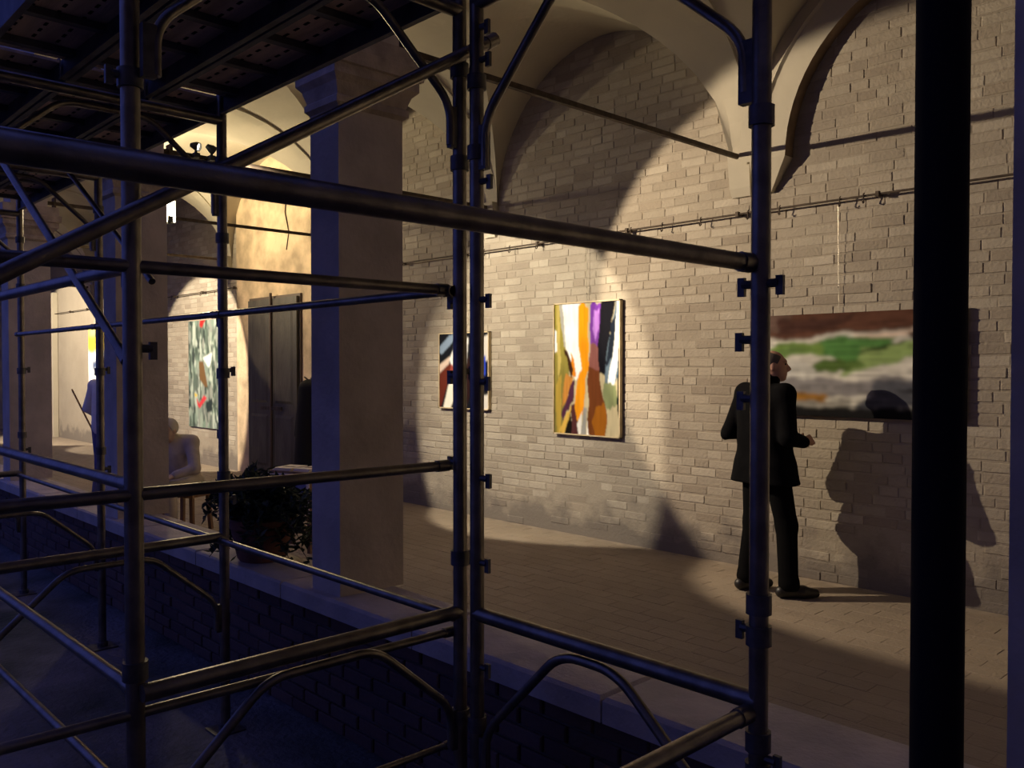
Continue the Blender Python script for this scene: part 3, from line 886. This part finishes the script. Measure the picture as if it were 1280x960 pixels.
cross_frame('F', FRX['F'], 'farthest scaffold portal frame, upright in front of the leftmost pillar')

def long_frame(lab, y, x0, x1, z_top=3.9):
    t = thing('scaffold_portal', lab, 'scaffold frame', (0, 0, 0), group='scaffold portal frames')
    post(t, x0, y, GROUND, z_top, collars=(2.38, 2.62, .42), pins=[(2.80, .05, 0), (2.69, .055, 0), (2.28, .06, 0), (1.88, .055, 0), (1.60, .05, .0), (1.27, .055, 0), (.98, .05, 0), (.62, .05, 0)])
    post(t, x1, y, GROUND, z_top, collars=(2.28, .97, 1.05, .62, .70), pins=[(1.86, .05, 0), (1.86, -.05, 0), (1.72, -.055, 0), (1.57, -.05, 0), (.98, -.05, 0), (.66, .05, 0)])
    for zb in (Z_TOP - .072, Z_BM + .01):
        pipe('cross_beam', [(x0, y, zb), (x1, y, zb)], RP + .001, 'steel', t)
        z_ = zb - .045
        L0, L1 = x0 + .042, x1 - .046
        pts = [(L0, y, zb - .56), (L0, y, zb - .40), (x0 + .39, y, z_), (x1 - .46, y, z_), (x1 - .05, y, zb - .40), (L1, y, zb - .54)]
        pipe('knee_brace', bend(pts, .08, 6), RB + .001, 'steel', t)
        MB().box(x0 + .018, x0 + .056, y - .012, y + .012, zb - .57, zb - .42).build('gusset', 'dark_steel', t)
        MB().box(x1 - .060, x1 - .018, y - .012, y + .012, zb - .57, zb - .41).build('gusset', 'dark_steel', t)
    return t
long_frame('scaffold portal frame between the right of the doubled posts and the post before the man', FAR, B2[0], Cc[0])

def single_tube(name, a, b, r, lab, cat, group, couplers=True, material='steel'):
    o = thing(name, lab, cat, a, group=group)
    v = Vector(b) - Vector(a)
    pipe('tube', [(0, 0, 0), v], r, material, o)
    if couplers:
        for p in (Vector((0, 0, 0)), v):
            d = v.normalized()
            s_ = 1 if p.length < 1e-6 else -1
            q = MB().tube([p, p + d * s_ * .05], r + .0035, 10).build('end_fitting', 'steel', o)
            smooth_by_angle(q)
    return o
GR = 'scaffold guard rails'
xa = B1[0] - .03
single_tube('guard_rail', (xa - .02, .10, Z_HI), (xa, FAR - .03, Z_HI + .005), RT, 'upper guard rail crossing from the left edge to the doubled posts', 'rail', GR)
single_tube('guard_rail', (xa - .02, .10, Z_LO), (xa, FAR - .03, Z_LO - .01), RT, 'lower guard rail crossing in front of the potted plant to the doubled posts', 'rail', GR)
single_tube('guard_rail', (xa - .02, .10, Z_BM - .06), (xa, FAR, Z_BM - .075), .0145, 'thin rail just under the low cross beam at bottom left', 'rail', GR)
single_tube('guard_rail', (-1.150, -.3, 1.912), (-1.140, FAR - .02, 1.912), .0215, 'longest scaffold tube sloping across the picture to the post before the man', 'rail', GR)
single_tube('guard_rail', (-1.150, -.3, .775), (-1.140, FAR - .02, .77), .0215, 'low scaffold tube at bottom right running towards the viewer', 'rail', GR)
single_tube('guard_rail', (xa, 1.0, .33), (xa, FAR, .315), .012, 'lowest thin rail at the bottom beside the doubled posts', 'rail', GR)
seg = [('B', B1[0]), ('D', FRX['D']), ('E', FRX['E']), ('F', FRX['F'])]
fl = {('BD', 1): 'thin far guard rail passing the dark door and grey-green painting', ('DE', 1): 'thin far guard rail across the second pillar', ('EF', 1): 'thin far guard rail at the left edge behind the blue brace',
      ('BD', 0): 'low far ledger sloping in front of the plant pot to the doubled posts', ('DE', 0): 'low far ledger left of the plant, over the parapet', ('EF', 0): 'low far ledger at the far left over the parapet'}
for (na, x0), (nb, x1) in zip(seg[:-1], seg[1:]):
    for k, zz in ((1, Z_HI), (0, Z_BM - .012)):
        single_tube('guard_rail', (x0, FAR - .03, zz), (x1, FAR - .03, zz), .0165, fl[(na + nb, k)], 'rail', GR)
nl = [('upper near guard rail rising to the left upright, blue in the dusk', Z_HI), ('lower near guard rail falling to the left upright, blue in the dusk', 1.336), ('low near ledger running to the left upright', .79), ('lowest near ledger at the bottom left corner', .49)]
for lab, zz in nl:
    single_tube('guard_rail', (A[0] - .005, NEAR - .004, zz), (FRX['D'], NEAR - .004, zz), .0175 if zz > .6 else .0145, lab, 'rail', GR)
DG = 'scaffold diagonal braces'
single_tube('diagonal_brace', (A[0] - .010, NEAR - .010, 1.665), (FRX['D'] + .02, NEAR - .035, 2.78), .0130, 'bright blue diagonal brace at the upper left', 'brace', DG)
single_tube('diagonal_brace', (xa + .05, .15, 1.635), (xa + .06, FAR + .14, 2.82), .0215, 'thick diagonal tube rising from the left edge to the top of the doubled posts', 'brace', DG)
single_tube('diagonal_brace', (-4.9, 1.45, 2.70), (-3.75, 1.45, 2.02), .012, 'thin dark diagonal brace under the deck at the left', 'brace', DG)
for k, lab in enumerate(('straight black post in the right foreground',)):
    t = thing('scaffold_post', lab, 'post', (-.318, .896, GROUND))
    pipe('upright', [(0, 0, 0), (0, 0, 4.6)], .0248, 'black_steel', t, 20)
    MB().box(-.075, .075, -.075, .075, 0, .008).build('base_plate', 'dark_steel', t)

# deck boards with deep side channels
for k in range(3):  # three unseen boards added above the frame to block the sky
    xx = -2.165 + (k + .5) * .345
    t = thing('deck_board', 'unseen scaffold deck board added to block sky over the bay at the post before the man, %s of three' % ['leftmost', 'middle', 'rightmost'][k], 'deck board', (xx, .80, 2.92), group='scaffold deck boards')
    MB().box(-.166, .166, -1.15, 1.15, .085, .097).build('sheet', 'deck_sheet', t)
    for s_ in (-.172, .166): MB().box(s_, s_ + .006, -1.15, 1.15, 0, .11).build('side_channel', 'deck_side', t)
    for j in range(5): MB().box(-.165, .165, -1.02 + j * .5, -.98 + j * .5, .055, .084).build('cross_rib', 'deck_side', t)
names3 = ['far', 'middle', 'near']
bay_lab = ['over the bay beside the doubled posts', 'over the bay above the plant', 'over the bay at the far left']
for bi, ((na, x0), (nb, x1)) in enumerate(zip(seg[:-1], seg[1:])):
    for k in range(3):
        y1 = 1.955 - k * .370; y0 = y1 - .358
        t = thing('deck_board', 'brown scaffold deck board, %s one %s' % (names3[k], bay_lab[bi]), 'deck board', ((x0 + x1) / 2, (y0 + y1) / 2, 2.92), group='scaffold deck boards')
        h = (x0 - x1) / 2 - .026; w = (y1 - y0) / 2
        MB().box(-h, h, -w + .006, w - .006, .085, .097).build('sheet', 'deck_sheet', t)
        for s_ in (-1, 1):
            c_ = MB().box(-h, h, min(s_ * w, s_ * (w - .006)), max(s_ * w, s_ * (w - .006)), 0, .11)
            c_.box(-h, h, min(s_ * w, s_ * (w - .026)), max(s_ * w, s_ * (w - .026)), -.004, .001); c_.build('side_channel', 'deck_side', t)
        for j in range(5):
            xx = -h + .15 + j * (2 * h - .3) / 4
            MB().box(xx - .02, xx + .02, -w + .007, w - .007, .055, .084).build('cross_rib', 'deck_side', t)
        rib_slots = MB()
        for j in range(22):
            xx = -h + .06 + j * (2 * h - .12) / 21
            for yy in (-.09, 0, .09):
                rib_slots.box(xx - .018, xx + .018, yy - .006, yy + .006, .083, .086)
        rib_slots.build('slot_row', 'black_steel', t)['kind'] = 'stuff'

# ------------------------------------------------------------------ surface-net bodies
def smin(a, b, k):
    if k <= 0: return np.minimum(a, b)
    h = np.clip(.5 + .5 * (b - a) / k, 0, 1)
    return b * (1 - h) + a * h - k * h * (1 - h)
class SDF:
    def __init__(s, lo, hi, res):
        s.lo = np.array(lo, float); s.res = res
        n = np.ceil((np.array(hi) - s.lo) / res).astype(int) + 1
        s.ax = [s.lo[i] + res * np.arange(n[i]) for i in range(3)]
        s.d = np.full(n, 1.0, np.float32)
    def _blk(s, lo, hi, m):
        sl = []
        for i in range(3):
            a = int(max(0, np.floor((lo[i] - m - s.lo[i]) / s.res))); b = int(min(len(s.ax[i]), np.ceil((hi[i] + m - s.lo[i]) / s.res) + 1))
            sl.append(slice(a, max(a, b)))
        g = np.meshgrid(s.ax[0][sl[0]], s.ax[1][sl[1]], s.ax[2][sl[2]], indexing='ij')
        return tuple(sl), g
    def capsule(s, a, b, ra, rb, k=.02):
        a = np.array(a, float); b = np.array(b, float); rm = max(ra, rb) + .06 + k
        sl, (x, y, z) = s._blk(np.minimum(a, b), np.maximum(a, b), rm)
        if x.size == 0: return
        ab = b - a; L2 = max(ab @ ab, 1e-9)
        t = np.clip(((x - a[0]) * ab[0] + (y - a[1]) * ab[1] + (z - a[2]) * ab[2]) / L2, 0, 1)
        d = np.sqrt((x - a[0] - t * ab[0]) ** 2 + (y - a[1] - t * ab[1]) ** 2 + (z - a[2] - t * ab[2]) ** 2) - (ra + (rb - ra) * t)
        s.d[sl] = smin(s.d[sl], d, k)
    def ell(s, c, r, k=.02, rz=0.0, sub=False):
        c = np.array(c, float); r = np.array(r, float); m_ = max(r) + .05 + k
        sl, (x, y, z) = s._blk(c, c, m_)
        if x.size == 0: return
        X, Y, Z = x - c[0], y - c[1], z - c[2]
        if rz: X, Y = X * math.cos(rz) + Y * math.sin(rz), -X * math.sin(rz) + Y * math.cos(rz)
        q = np.sqrt((X / r[0]) ** 2 + (Y / r[1]) ** 2 + (Z / r[2]) ** 2)
        d = (q - 1) * min(r)
        s.d[sl] = -smin(-s.d[sl], d, k) if sub else smin(s.d[sl], d, k)
    def clip_below(s, z0):
        s.d = np.maximum(s.d, (z0 - s.ax[2])[None, None, :])
    def clip_above(s, z0):
        s.d = np.maximum(s.d, (s.ax[2] - z0)[None, None, :])
    def mesh(s):
        D = s.d; n = np.array(D.shape)
        neg = D < 0
        cnt = np.zeros(n - 1); acc = np.zeros(tuple(n - 1) + (3,))
        corners = [(i, j, k) for i in (0, 1) for j in (0, 1) for k in (0, 1)]
        for c0 in corners:
            for ax in range(3):
                if c0[ax]: continue
                c1 = list(c0); c1[ax] = 1
                A_ = D[tuple(slice(c0[i], n[i] - 1 + c0[i]) for i in range(3))]
                B_ = D[tuple(slice(c1[i], n[i] - 1 + c1[i]) for i in range(3))]
                cr = (A_ < 0) != (B_ < 0)
                t = np.where(cr, A_ / np.where(cr, A_ - B_, 1), 0)
                for i in range(3):
                    acc[..., i] += np.where(cr, c0[i] + (t if i == ax else 0), 0)
                cnt += cr
        act = cnt > 0
        idx = -np.ones(n - 1, int); idx[act] = np.arange(act.sum())
        ijk = np.argwhere(act)
        V = s.lo + s.res * (ijk + acc[act] / cnt[act][:, None])
        Fs = []
        for ax in range(3):
            o1, o2 = (ax + 1) % 3, (ax + 2) % 3
            sa = [slice(None)] * 3; sb = [slice(None)] * 3
            sa[ax] = slice(0, n[ax] - 1); sb[ax] = slice(1, n[ax])
            for o_ in (o1, o2):
                sa[o_] = slice(1, n[o_] - 1); sb[o_] = slice(1, n[o_] - 1)
            a_, b_ = neg[tuple(sa)], neg[tuple(sb)]
            for cond, flip in ((a_ & ~b_, False), (~a_ & b_, True)):
                e = np.argwhere(cond)
                if not len(e): continue
                p = e.copy(); p[:, o1] += 1; p[:, o2] += 1
                q = []
                for d1_, d2_ in ((-1, -1), (0, -1), (0, 0), (-1, 0)):
                    w = p.copy(); w[:, o1] += d1_; w[:, o2] += d2_
                    q.append(idx[w[:, 0], w[:, 1], w[:, 2]])
                q = np.stack(q, 1)
                Fs.append(q[:, ::-1] if flip else q)
        Fq = np.concatenate(Fs)
        Fq = Fq[(Fq >= 0).all(1)]
        return V, Fq
    def build(s, name, material, parent):
        V, Fq = s.mesh()
        me = bpy.data.meshes.new(name)
        me.from_pydata(V.tolist(), [], Fq.tolist()); me.update()
        return link(name, me, material, parent, smooth=True)

def head(S, c, yaw, k=.012):
    """head of 0.23 m height at c (centre), facing +y turned by yaw"""
    cs, sn = math.cos(yaw), math.sin(yaw)
    def w(x, y, z): return (c[0] + x * cs - y * sn, c[1] + x * sn + y * cs, c[2] + z)
    S.ell(w(0, -.012, .028), (.076, .096, .088), k, yaw)
    S.ell(w(0, .02, -.03), (.062, .072, .085), .03, yaw)
    S.ell(w(0, .066, -.082), (.030, .026, .026), .02, yaw)      # chin
    S.capsule(w(0, .084, .022), w(0, .112, -.018), .010, .015, .012)   # nose
    S.ell(w(0, .098, -.028), (.019, .015, .010), .01, yaw)
    S.ell(w(0, .086, -.050), (.024, .014, .008), .008, yaw)     # lips
    S.ell(w(0, .083, -.064), (.021, .014, .008), .008, yaw)
    S.ell(w(0, .078, .040), (.055, .016, .012), .014, yaw)      # brow
    for sx in (-1, 1):
        S.ell(w(sx * .031, .092, .018), (.015, .014, .011), .008, yaw, sub=True)
        S.ell(w(sx * .077, -.008, .0), (.010, .020, .032), .008, yaw)   # ear
    return w
def hand(S, wrist, d, up, side, scale=1.0, curl=.5):
    """palm and five bent fingers; d = direction of the hand, up = back of the hand, side = thumb side"""
    wv, d, up, side = (Vector(q) for q in (wrist, d, up, side))
    d.normalize(); up = (up - d * up.dot(d)).normalized(); side = (side - d * side.dot(d) - up * side.dot(up)).normalized()
    P = lambda a, b, c: tuple(wv + (d * a + side * b + up * c) * scale)
    for b in (-.028, -.010, .010, .026):
        S.capsule(P(.0, b * .7, 0), P(.085, b, 0), .015 * scale, .013 * scale, .012)
    for b, L_ in ((-.032, .058), (-.011, .072), (.011, .078), (.031, .068)):
        p0 = Vector((.085, b, 0)); a = .2 + curl * .5
        p1 = p0 + Vector((math.cos(a), .05 * b / .03, -math.sin(a))) * L_ * .45
        a += curl * .9
        p2 = p1 + Vector((math.cos(a), 0, -math.sin(a))) * L_ * .33
        a += curl * .6
        p3 = p2 + Vector((math.cos(a), 0, -math.sin(a))) * L_ * .26
        for q0, q1, r0, r1 in ((p0, p1, .0098, .009), (p1, p2, .009, .0082), (p2, p3, .0082, .007)):
            S.capsule(P(*q0), P(*q1), r0 * scale, r1 * scale, .004)
    S.capsule(P(.02, .030, -.004), P(.055, .060, -.020), .014 * scale, .011 * scale, .008)
    S.capsule(P(.055, .060, -.020), P(.085, .064, -.034), .0105 * scale, .008 * scale, .004)

# --- the man in front of the landscape painting (stands with his back to the courtyard)
MAN = (-3.25, 5.725, 0.0)
man = thing('person', 'man in a dark jacket and trousers standing before the landscape painting, face in profile', 'person', MAN, R(-14))
HY = R(-42)
hc = (.03, .045, 1.655)
lsh, rsh = (-.19, -.01, 1.455), (.19, -.01, 1.455)
lel, lwr = (-.315, -.04, 1.165), (-.13, .20, 1.115)
rel, rwr = (.262, -.05, 1.150), (.225, .155, 1.105)
lhip, rhip = (-.095, 0, .93), (.095, 0, .93)
lkn, lan = (-.10, -.01, .50), (-.085, -.10, .09)
rkn, ran = (.160, .05, .50), (.245, -.02, .09)
S = SDF((-.45, -.25, -.02), (.45, .42, 1.82), .0085)
S.capsule((0, 0, .98), (0, 0, 1.25), .095, .095, .02); S.capsule((-.10, -.01, 1.36), (.10, -.01, 1.36), .085, .085, .03)
S.capsule(lsh, rsh, .06, .06, .05)
S.capsule((0, -.01, 1.44), (.02, .02, 1.57), .060, .054, .03)
for sh, el, wr in ((lsh, lel, lwr), (rsh, rel, rwr)):
    S.capsule(sh, el, .048, .040, .03); S.capsule(el, wr, .040, .027, .015)
for hp, kn, an in ((lhip, lkn, lan), (rhip, rkn, ran)):
    S.capsule(hp, kn, .080, .052, .04); S.capsule(kn, an, .050, .036, .02)
    S.capsule((an[0], an[1] - .02, .045), (an[0] + .03, an[1] + .14, .035), .036, .028, .03)
hw_ = head(S, hc, HY)
hand(S, lwr, (.75, .62, .02), (-.2, .2, 1), (.3, .3, .2), curl=.7)
hand(S, rwr, (-.10, .95, .22), (.8, .1, .5), (-.3, .1, .9), curl=.8)
body = S.build('body', 'skin', man)
for sx in (-1, 1):
    e_ = MB(); 
    prof = [(0.0, -.009), (.006, -.006), (.0085, 0), (.006, .006), (0.0, .009)]
    e_.lathe(prof, 10, hw_(sx * .031, .082, .018)); e_.build('eye', 'eye', man, smooth=True)
S = SDF((-.12, -.16, 1.5), (.20, .20, 1.82), .0075)
cs, sn = math.cos(HY), math.sin(HY)
S.ell(hw_(0, -.020, .034), (.082, .096, .090), .01, HY)
q = hw_(0, .055, -.01)
S.ell(hw_(0, .085, -.02), (.10, .075, .10), .01, HY, sub=True)
S.ell(hw_(0, .02, .11), (.05, .06, .036), .02, HY, sub=True)
S.clip_below(hc[2] - .055)
S.build('hair', 'grey_hair', man)
S = SDF((-.48, -.30, .72), (.48, .32, 1.62), .010)
S.capsule((-.085, -.01, 1.12), (.085, -.01, 1.12), .138, .138, .05)
S.capsule((-.09, -.01, 1.24), (.09, -.01, 1.24), .132, .132, .05)
S.capsule((-.105, -.015, 1.36), (.105, -.015, 1.36), .118, .118, .06)
S.capsule((-.10, -.005, .93), (.10, -.005, .93), .152, .152, .08)
S.capsule((-.13, -.005, .74), (.13, -.005, .74), .165, .165, .10)
S.capsule(lsh, rsh, .078, .078, .06)
S.capsule((0, -.025, 1.46), (.005, -.01, 1.555), .085, .070, .03)
for sh, el, wr in ((lsh, lel, lwr), (rsh, rel, rwr)):
    S.capsule(sh, el, .074, .064, .03)
    w2 = tuple(np.array(el) + (np.array(wr) - np.array(el)) * .93)
    S.capsule(el, w2, .062, .046, .02)
S.ell((-.36, -.06, 1.13), (.03, .03, .04), .03)
S.clip_below(.80); 
S.build('jacket', 'jacket_cloth', man)
S = SDF((-.10, -.14, 1.48), (.15, .14, 1.62), .0085)
S.capsule((.0, -.03, 1.545), (.025, .02, 1.555), .078, .070, .02)
S.clip_below(1.50); S.clip_above(1.585)
S.build('collar', 'jacket_cloth', man)
S = SDF((-.40, -.30, .04), (.45, .36, 1.02), .010)
S.capsule((-.08, 0, .93), (.08, 0, .93), .13, .13, .04)
for hp, kn, an in ((lhip, lkn, lan), (rhip, rkn, ran)):
    S.capsule(hp, kn, .098, .078, .04); S.capsule(kn, (an[0], an[1], .10), .076, .068, .03)
    S.capsule((an[0], an[1] + .01, .10), (an[0], an[1] + .02, .08), .072, .066, .02)
S.clip_below(.055)
S.build('trousers', 'trouser_cloth', man)
for an, rz in ((lan, -.25), (ran, -.55)):
    S = SDF((an[0] - .15, an[1] - .16, -.01), (an[0] + .26, an[1] + .28, .16), .0075)
    f_ = Vector((-math.sin(rz), math.cos(rz), 0))
    a_ = Vector((an[0], an[1], 0))
    S.capsule(a_ - f_ * .05 + Vector((0, 0, .045)), a_ + f_ * .10 + Vector((0, 0, .045)), .044, .046, .02)
    S.capsule(a_ + f_ * .10 + Vector((0, 0, .04)), a_ + f_ * .19 + Vector((0, 0, .035)), .045, .032, .02)
    S.capsule(a_ + Vector((0, 0, .06)), a_ + Vector((0, 0, .12)), .046, .044, .02)
    S.clip_below(0.0)
    S.build('shoe', 'shoe_leather', man)

def small_person(label, loc, rz, sit, shirt, pants, hair, hy=0.0, lean=0.0):
    t = thing('person', label, 'person', loc, rz)
    if sit:
        hip, ch, nk = Vector((0, 0, .50)), Vector((0, .10 + lean, .80)), Vector((0, .14 + lean * 1.3, .93))
        hc = (0, .20 + lean * 1.5, 1.03); kn = [(-.11, .42, .47), (.11, .42, .47)]; an = [(-.12, .38, .08), (.12, .40, .08)]
        el = [(-.27, .18 + lean, .66), (.27, .18 + lean, .66)]; wr = [(-.13, .40, .60), (.13, .40, .60)]
    else:
        hip, ch, nk = Vector((0, 0, .95)), Vector((0, 0, 1.32)), Vector((0, 0, 1.48))
        hc = (0, .03, 1.65); kn = [(-.11, .03, .50), (.12, .06, .50)]; an = [(-.13, -.03, .08), (.14, .05, .08)]
        el = [(-.27, -.03, 1.15), (.27, -.03, 1.15)]; wr = [(-.22, .16, 1.0), (.20, .18, 1.05)]
    sh = [(ch.x - .17, ch.y - .01, ch.z + .11), (ch.x + .17, ch.y - .01, ch.z + .11)]
    S = SDF((-.42, -.25, -.02), (.42, .62, hc[2] + .16), .013)
    S.capsule(hip, ch, .11, .115, .03); S.capsule(sh[0], sh[1], .055, .055, .05); S.capsule(ch + Vector((0, 0, .1)), Vector(hc) - Vector((0, .02, .07)), .055, .05, .03)
    for i in (0, 1):
        S.capsule(sh[i], el[i], .045, .038, .02); S.capsule(el[i], wr[i], .037, .026, .02)
        S.capsule((hip.x + (-.09, .09)[i], hip.y, hip.z - .02), kn[i], .075, .052, .03); S.capsule(kn[i], an[i], .05, .034, .02)
        S.capsule((an[i][0], an[i][1] - .02, .04), (an[i][0], an[i][1] + .15, .032), .036, .028, .02)
        hand(S, wr[i], (-.3 if i else .3, .9, -.3), (0, .3, 1), (-1 if i else 1, 0, 0), curl=.5, scale=1.05)
    w = head(S, hc, hy)
    S.build('body', 'skin_fair', t)
    S = SDF((-.16, -.12 + min(0, hc[1]), hc[2] - .16), (.16, hc[1] + .18, hc[2] + .16), .010)
    S.ell(w(0, -.018, .032), (.086, .100, .094), .01, hy); S.ell(w(0, .09, -.03), (.10, .075, .10), .01, hy, sub=True); S.clip_below(hc[2] - .08)
    S.build('hair', hair, t)
    S = SDF((-.42, -.28, hip.z - .16), (.42, .60, nk.z + .10), .013)
    S.capsule(hip, ch, .150, .142, .03); S.capsule(sh[0], sh[1], .075, .075, .06); S.capsule(ch, nk, .10, .072, .03)
    for i in (0, 1):
        S.capsule(sh[i], el[i], .066, .056, .02); w2 = Vector(el[i]).lerp(Vector(wr[i]), .85); S.capsule(el[i], w2, .054, .042, .02)
    S.clip_below(hip.z - .10)
    S.build('shirt', shirt, t)
    S = SDF((-.32, -.24, .03), (.32, .62, hip.z + .18), .013)
    for i in (0, 1):
        S.capsule((hip.x + (-.08, .08)[i], hip.y, hip.z - .01), kn[i], .105, .074, .04); S.capsule(kn[i], (an[i][0], an[i][1], .10), .070, .055, .03)
    S.clip_below(.06)
    S.build('trousers', pants, t)
    for i in (0, 1):
        S = SDF((an[i][0] - .1, an[i][1] - .12, -.01), (an[i][0] + .1, an[i][1] + .26, .14), .012)
        S.capsule((an[i][0], an[i][1] - .03, .045), (an[i][0], an[i][1] + .17, .035), .044, .034, .02); S.clip_below(0)
        S.build('shoe', 'shoe_leather', t)
    return t
small_person('person in pale clothes sitting on a stool right of the second pillar', (-8.50, 3.62, 0), R(-150), True, 'pale_cloth', 'pale_cloth', 'white_hair', lean=.06)
st = thing('stool', 'low wooden stool under the seated person in pale clothes', 'stool', (-8.50, 3.62, 0), R(-150))
MB().box(-.19, .19, -.17, .17, .355, .385).build('seat', 'brown_wood', st)
for sx in (-1, 1):
    for sy in (-1, 1):
        MB().frustum(0, .356, (sx * .17 - .018, sx * .17 + .018, sy * .15 - .018, sy * .15 + .018), (sx * .15 - .018, sx * .15 + .018, sy * .13 - .018, sy * .13 + .018)).build('leg', 'brown_wood', st)
small_person('distant dark-haired person in a white shirt and blue trousers by the leftmost pillar', (-10.85, 3.62, 0), R(20), False, 'white_cloth', 'blue_cloth', 'black_hair')

# ------------------------------------------------------------------ small things in the portico
# planter with an evergreen on the parapet
pl = thing('potted_plant', 'bushy dark green plant in a terracotta pot on the parapet beside the big pillar', 'plant', (-4.73, 2.47, SILL))
MB().lathe([(0.0, 0.0), (.13, 0.0), (.145, .02), (.185, .20), (.205, .205), (.21, .25), (.19, .255), (.18, .225), (0.0, .222)], 24).build('pot', 'terracotta', pl)
smooth_by_angle(pl.children[-1], 35)
MB().lathe([(0.0, .236), (.10, .234), (.183, .228)], 16).build('soil', 'soil', pl)
rp = random.Random(5)
lf = MB(); stems = MB()
def leaf(m_, p, d, up, L_, w_):
    d = d.normalized(); s_ = d.cross(up)
    if s_.length < 1e-3: s_ = d.orthogonal()
    s_.normalize(); n_ = s_.cross(d)
    m_.add([p, p + d * L_ * .45 + s_ * w_ + n_ * .004, p + d * L_, p + d * L_ * .45 - s_ * w_ + n_ * .004, p + d * L_ * .5 - n_ * .006],
           [(0, 1, 4), (1, 2, 4), (2, 3, 4), (3, 0, 4)])
for k in range(150):
    a = rp.uniform(0, 2 * math.pi); spread = rp.uniform(.08, .62); lift = rp.uniform(.05, .34) * (1.1 - spread * .9)
    if k % 5 == 0: lift = rp.uniform(-.20, .02); spread = rp.uniform(.35, .60)
    r0 = rp.uniform(0, .12)
    p0 = Vector((r0 * math.cos(a), r0 * math.sin(a), .225))
    ex = Vector((math.cos(a) * spread, math.sin(a) * spread * .48, .225 + max(lift, -.05)))
    if lift < 0: ex.z = .20 + lift
    mid = (p0 + ex) / 2 + Vector((0, 0, .10))
    pts = [p0 * (1 - t) ** 2 + mid * 2 * t * (1 - t) + ex * t * t for t in (0, .25, .5, .75, 1)]
    stems.tube(pts, [.004, .0035, .003, .0025, .0015], 5, cap=False)
    for j in range(26):
        t = rp.uniform(.2, 1.0); i = min(3, int(t * 4)); f_ = t * 4 - i
        p = pts[i].lerp(pts[i + 1], f_)
        d = Vector((rp.gauss(0, 1), rp.gauss(0, 1), rp.gauss(.25, .8)))
        leaf(lf, p, d, Vector((0, 0, 1)), rp.uniform(.040, .075), rp.uniform(.012, .022))
o = lf.build('foliage', 'leaf', pl); o['kind'] = 'stuff'
o = stems.build('stems', 'stem', pl); o['kind'] = 'stuff'

# leaflet stand
tb = thing('leaflet_stand', 'small stand with white leaflets and a printed front, left of the big pillar', 'stand', (-6.93, 4.0, 0), R(20))
MB().box(-.24, .24, -.16, .16, .70, .72).build('top', 'brown_wood', tb)
for sx in (-1, 1):
    for sy in (-1, 1):
        MB().box(sx * .21 - .016, sx * .21 + .016, sy * .13 - .016, sy * .13 + .016, 0, .70).build('leg', 'brown_wood', tb)
pn = MB().box(-.235, .235, -.168, -.160, .34, .70).build('printed_panel', 'paper', tb)
for (x0, x1, z0, z1, mt) in ((-.20, .02, .56, .66, 'print_red'), (.06, .20, .52, .66, 'print_blue'), (-.12, -.02, .40, .56, 'print_red'), (.02, .10, .44, .54, 'print_red'), (-.2, -.14, .42, .5, 'print_blue')):
    MB().box(x0, x1, -.1695, -.168, z0, z1).build('printed_patch', mt, pn)
for i, (xx, yy, rz, lab) in enumerate(((-.11, -.02, .1, 'left white leaflet pile on the small stand'), (.12, .0, -.08, 'right white leaflet pile on the small stand'))):
    w_ = Matrix.Rotation(R(20), 4, 'Z') @ Vector((xx, yy, 0))
    lp = thing('leaflet_pile', lab, 'leaflets', (-6.93 + w_.x, 4.0 + w_.y, .72), R(20) + rz, group='leaflets on the stand')
    for j in range(4):
        MB().box(-.095 + j * .002, .095 + j * .002, -.13 + j * .003, .13 + j * .003, .001 + j * .006, .006 + j * .006).build('sheet', 'paper', lp)
    MB().box(-.05, .06, -.03, .02, .0245, .0255).build('print', 'print_dark', lp)

# dark coat on a stand beside the door
ct = thing('coat_stand', 'dark coat hanging from a stand between the dark door and the big pillar', 'coat stand', (-9.42, 5.60, 0))
pipe('pole', [(0, 0, .02), (0, 0, 1.52)], .018, 'dark_frame', ct)
for k in range(3):
    a = k * 2.094 + .4
    pipe('foot', bend([(0, 0, .16), (.12 * math.cos(a), .12 * math.sin(a), .10), (.24 * math.cos(a), .24 * math.sin(a), .012)], .05), .013, 'dark_frame', ct, 8)
    pipe('peg', [(0, 0, 1.46), (.10 * math.cos(a), .10 * math.sin(a), 1.53)], .010, 'dark_frame', ct, 8)
S = SDF((-.35, -.3, .25), (.35, .3, 1.56), .02)
S.capsule((-.10, -.03, 1.40), (.10, -.03, 1.40), .075, .075, .05)
S.capsule((0, -.03, 1.36), (0, -.04, .45), .14, .19, .05)
for s_ in (-1, 1): S.capsule((s_ * .15, -.03, 1.38), (s_ * .22, -.06, .80), .06, .055, .03)
S.clip_below(.42)
S.build('coat', 'coat_cloth', ct)

# thin stick leaning at the leftmost pillar
sk = thing('leaning_stick', 'thin brown stick leaning past the leftmost pillar', 'stick', (-12.3, 3.9, 0))
pipe('shaft', [(.35, .30, .012), (-.18, -.16, 1.35)], .012, 'brown_wood', sk, 8)
# fine cable hanging down the far vault
cb = pipe('hanging_cable', [(-11.2, WALL_Y - .03, 4.2), (-11.25, WALL_Y - .04, 3.9), (-11.15, WALL_Y - .035, 3.6), (-11.22, WALL_Y - .035, 3.35)], .008, 'iron', None, 6)
tag(cb, 'thin dark cable hanging down the lit wall above the door', 'cable')
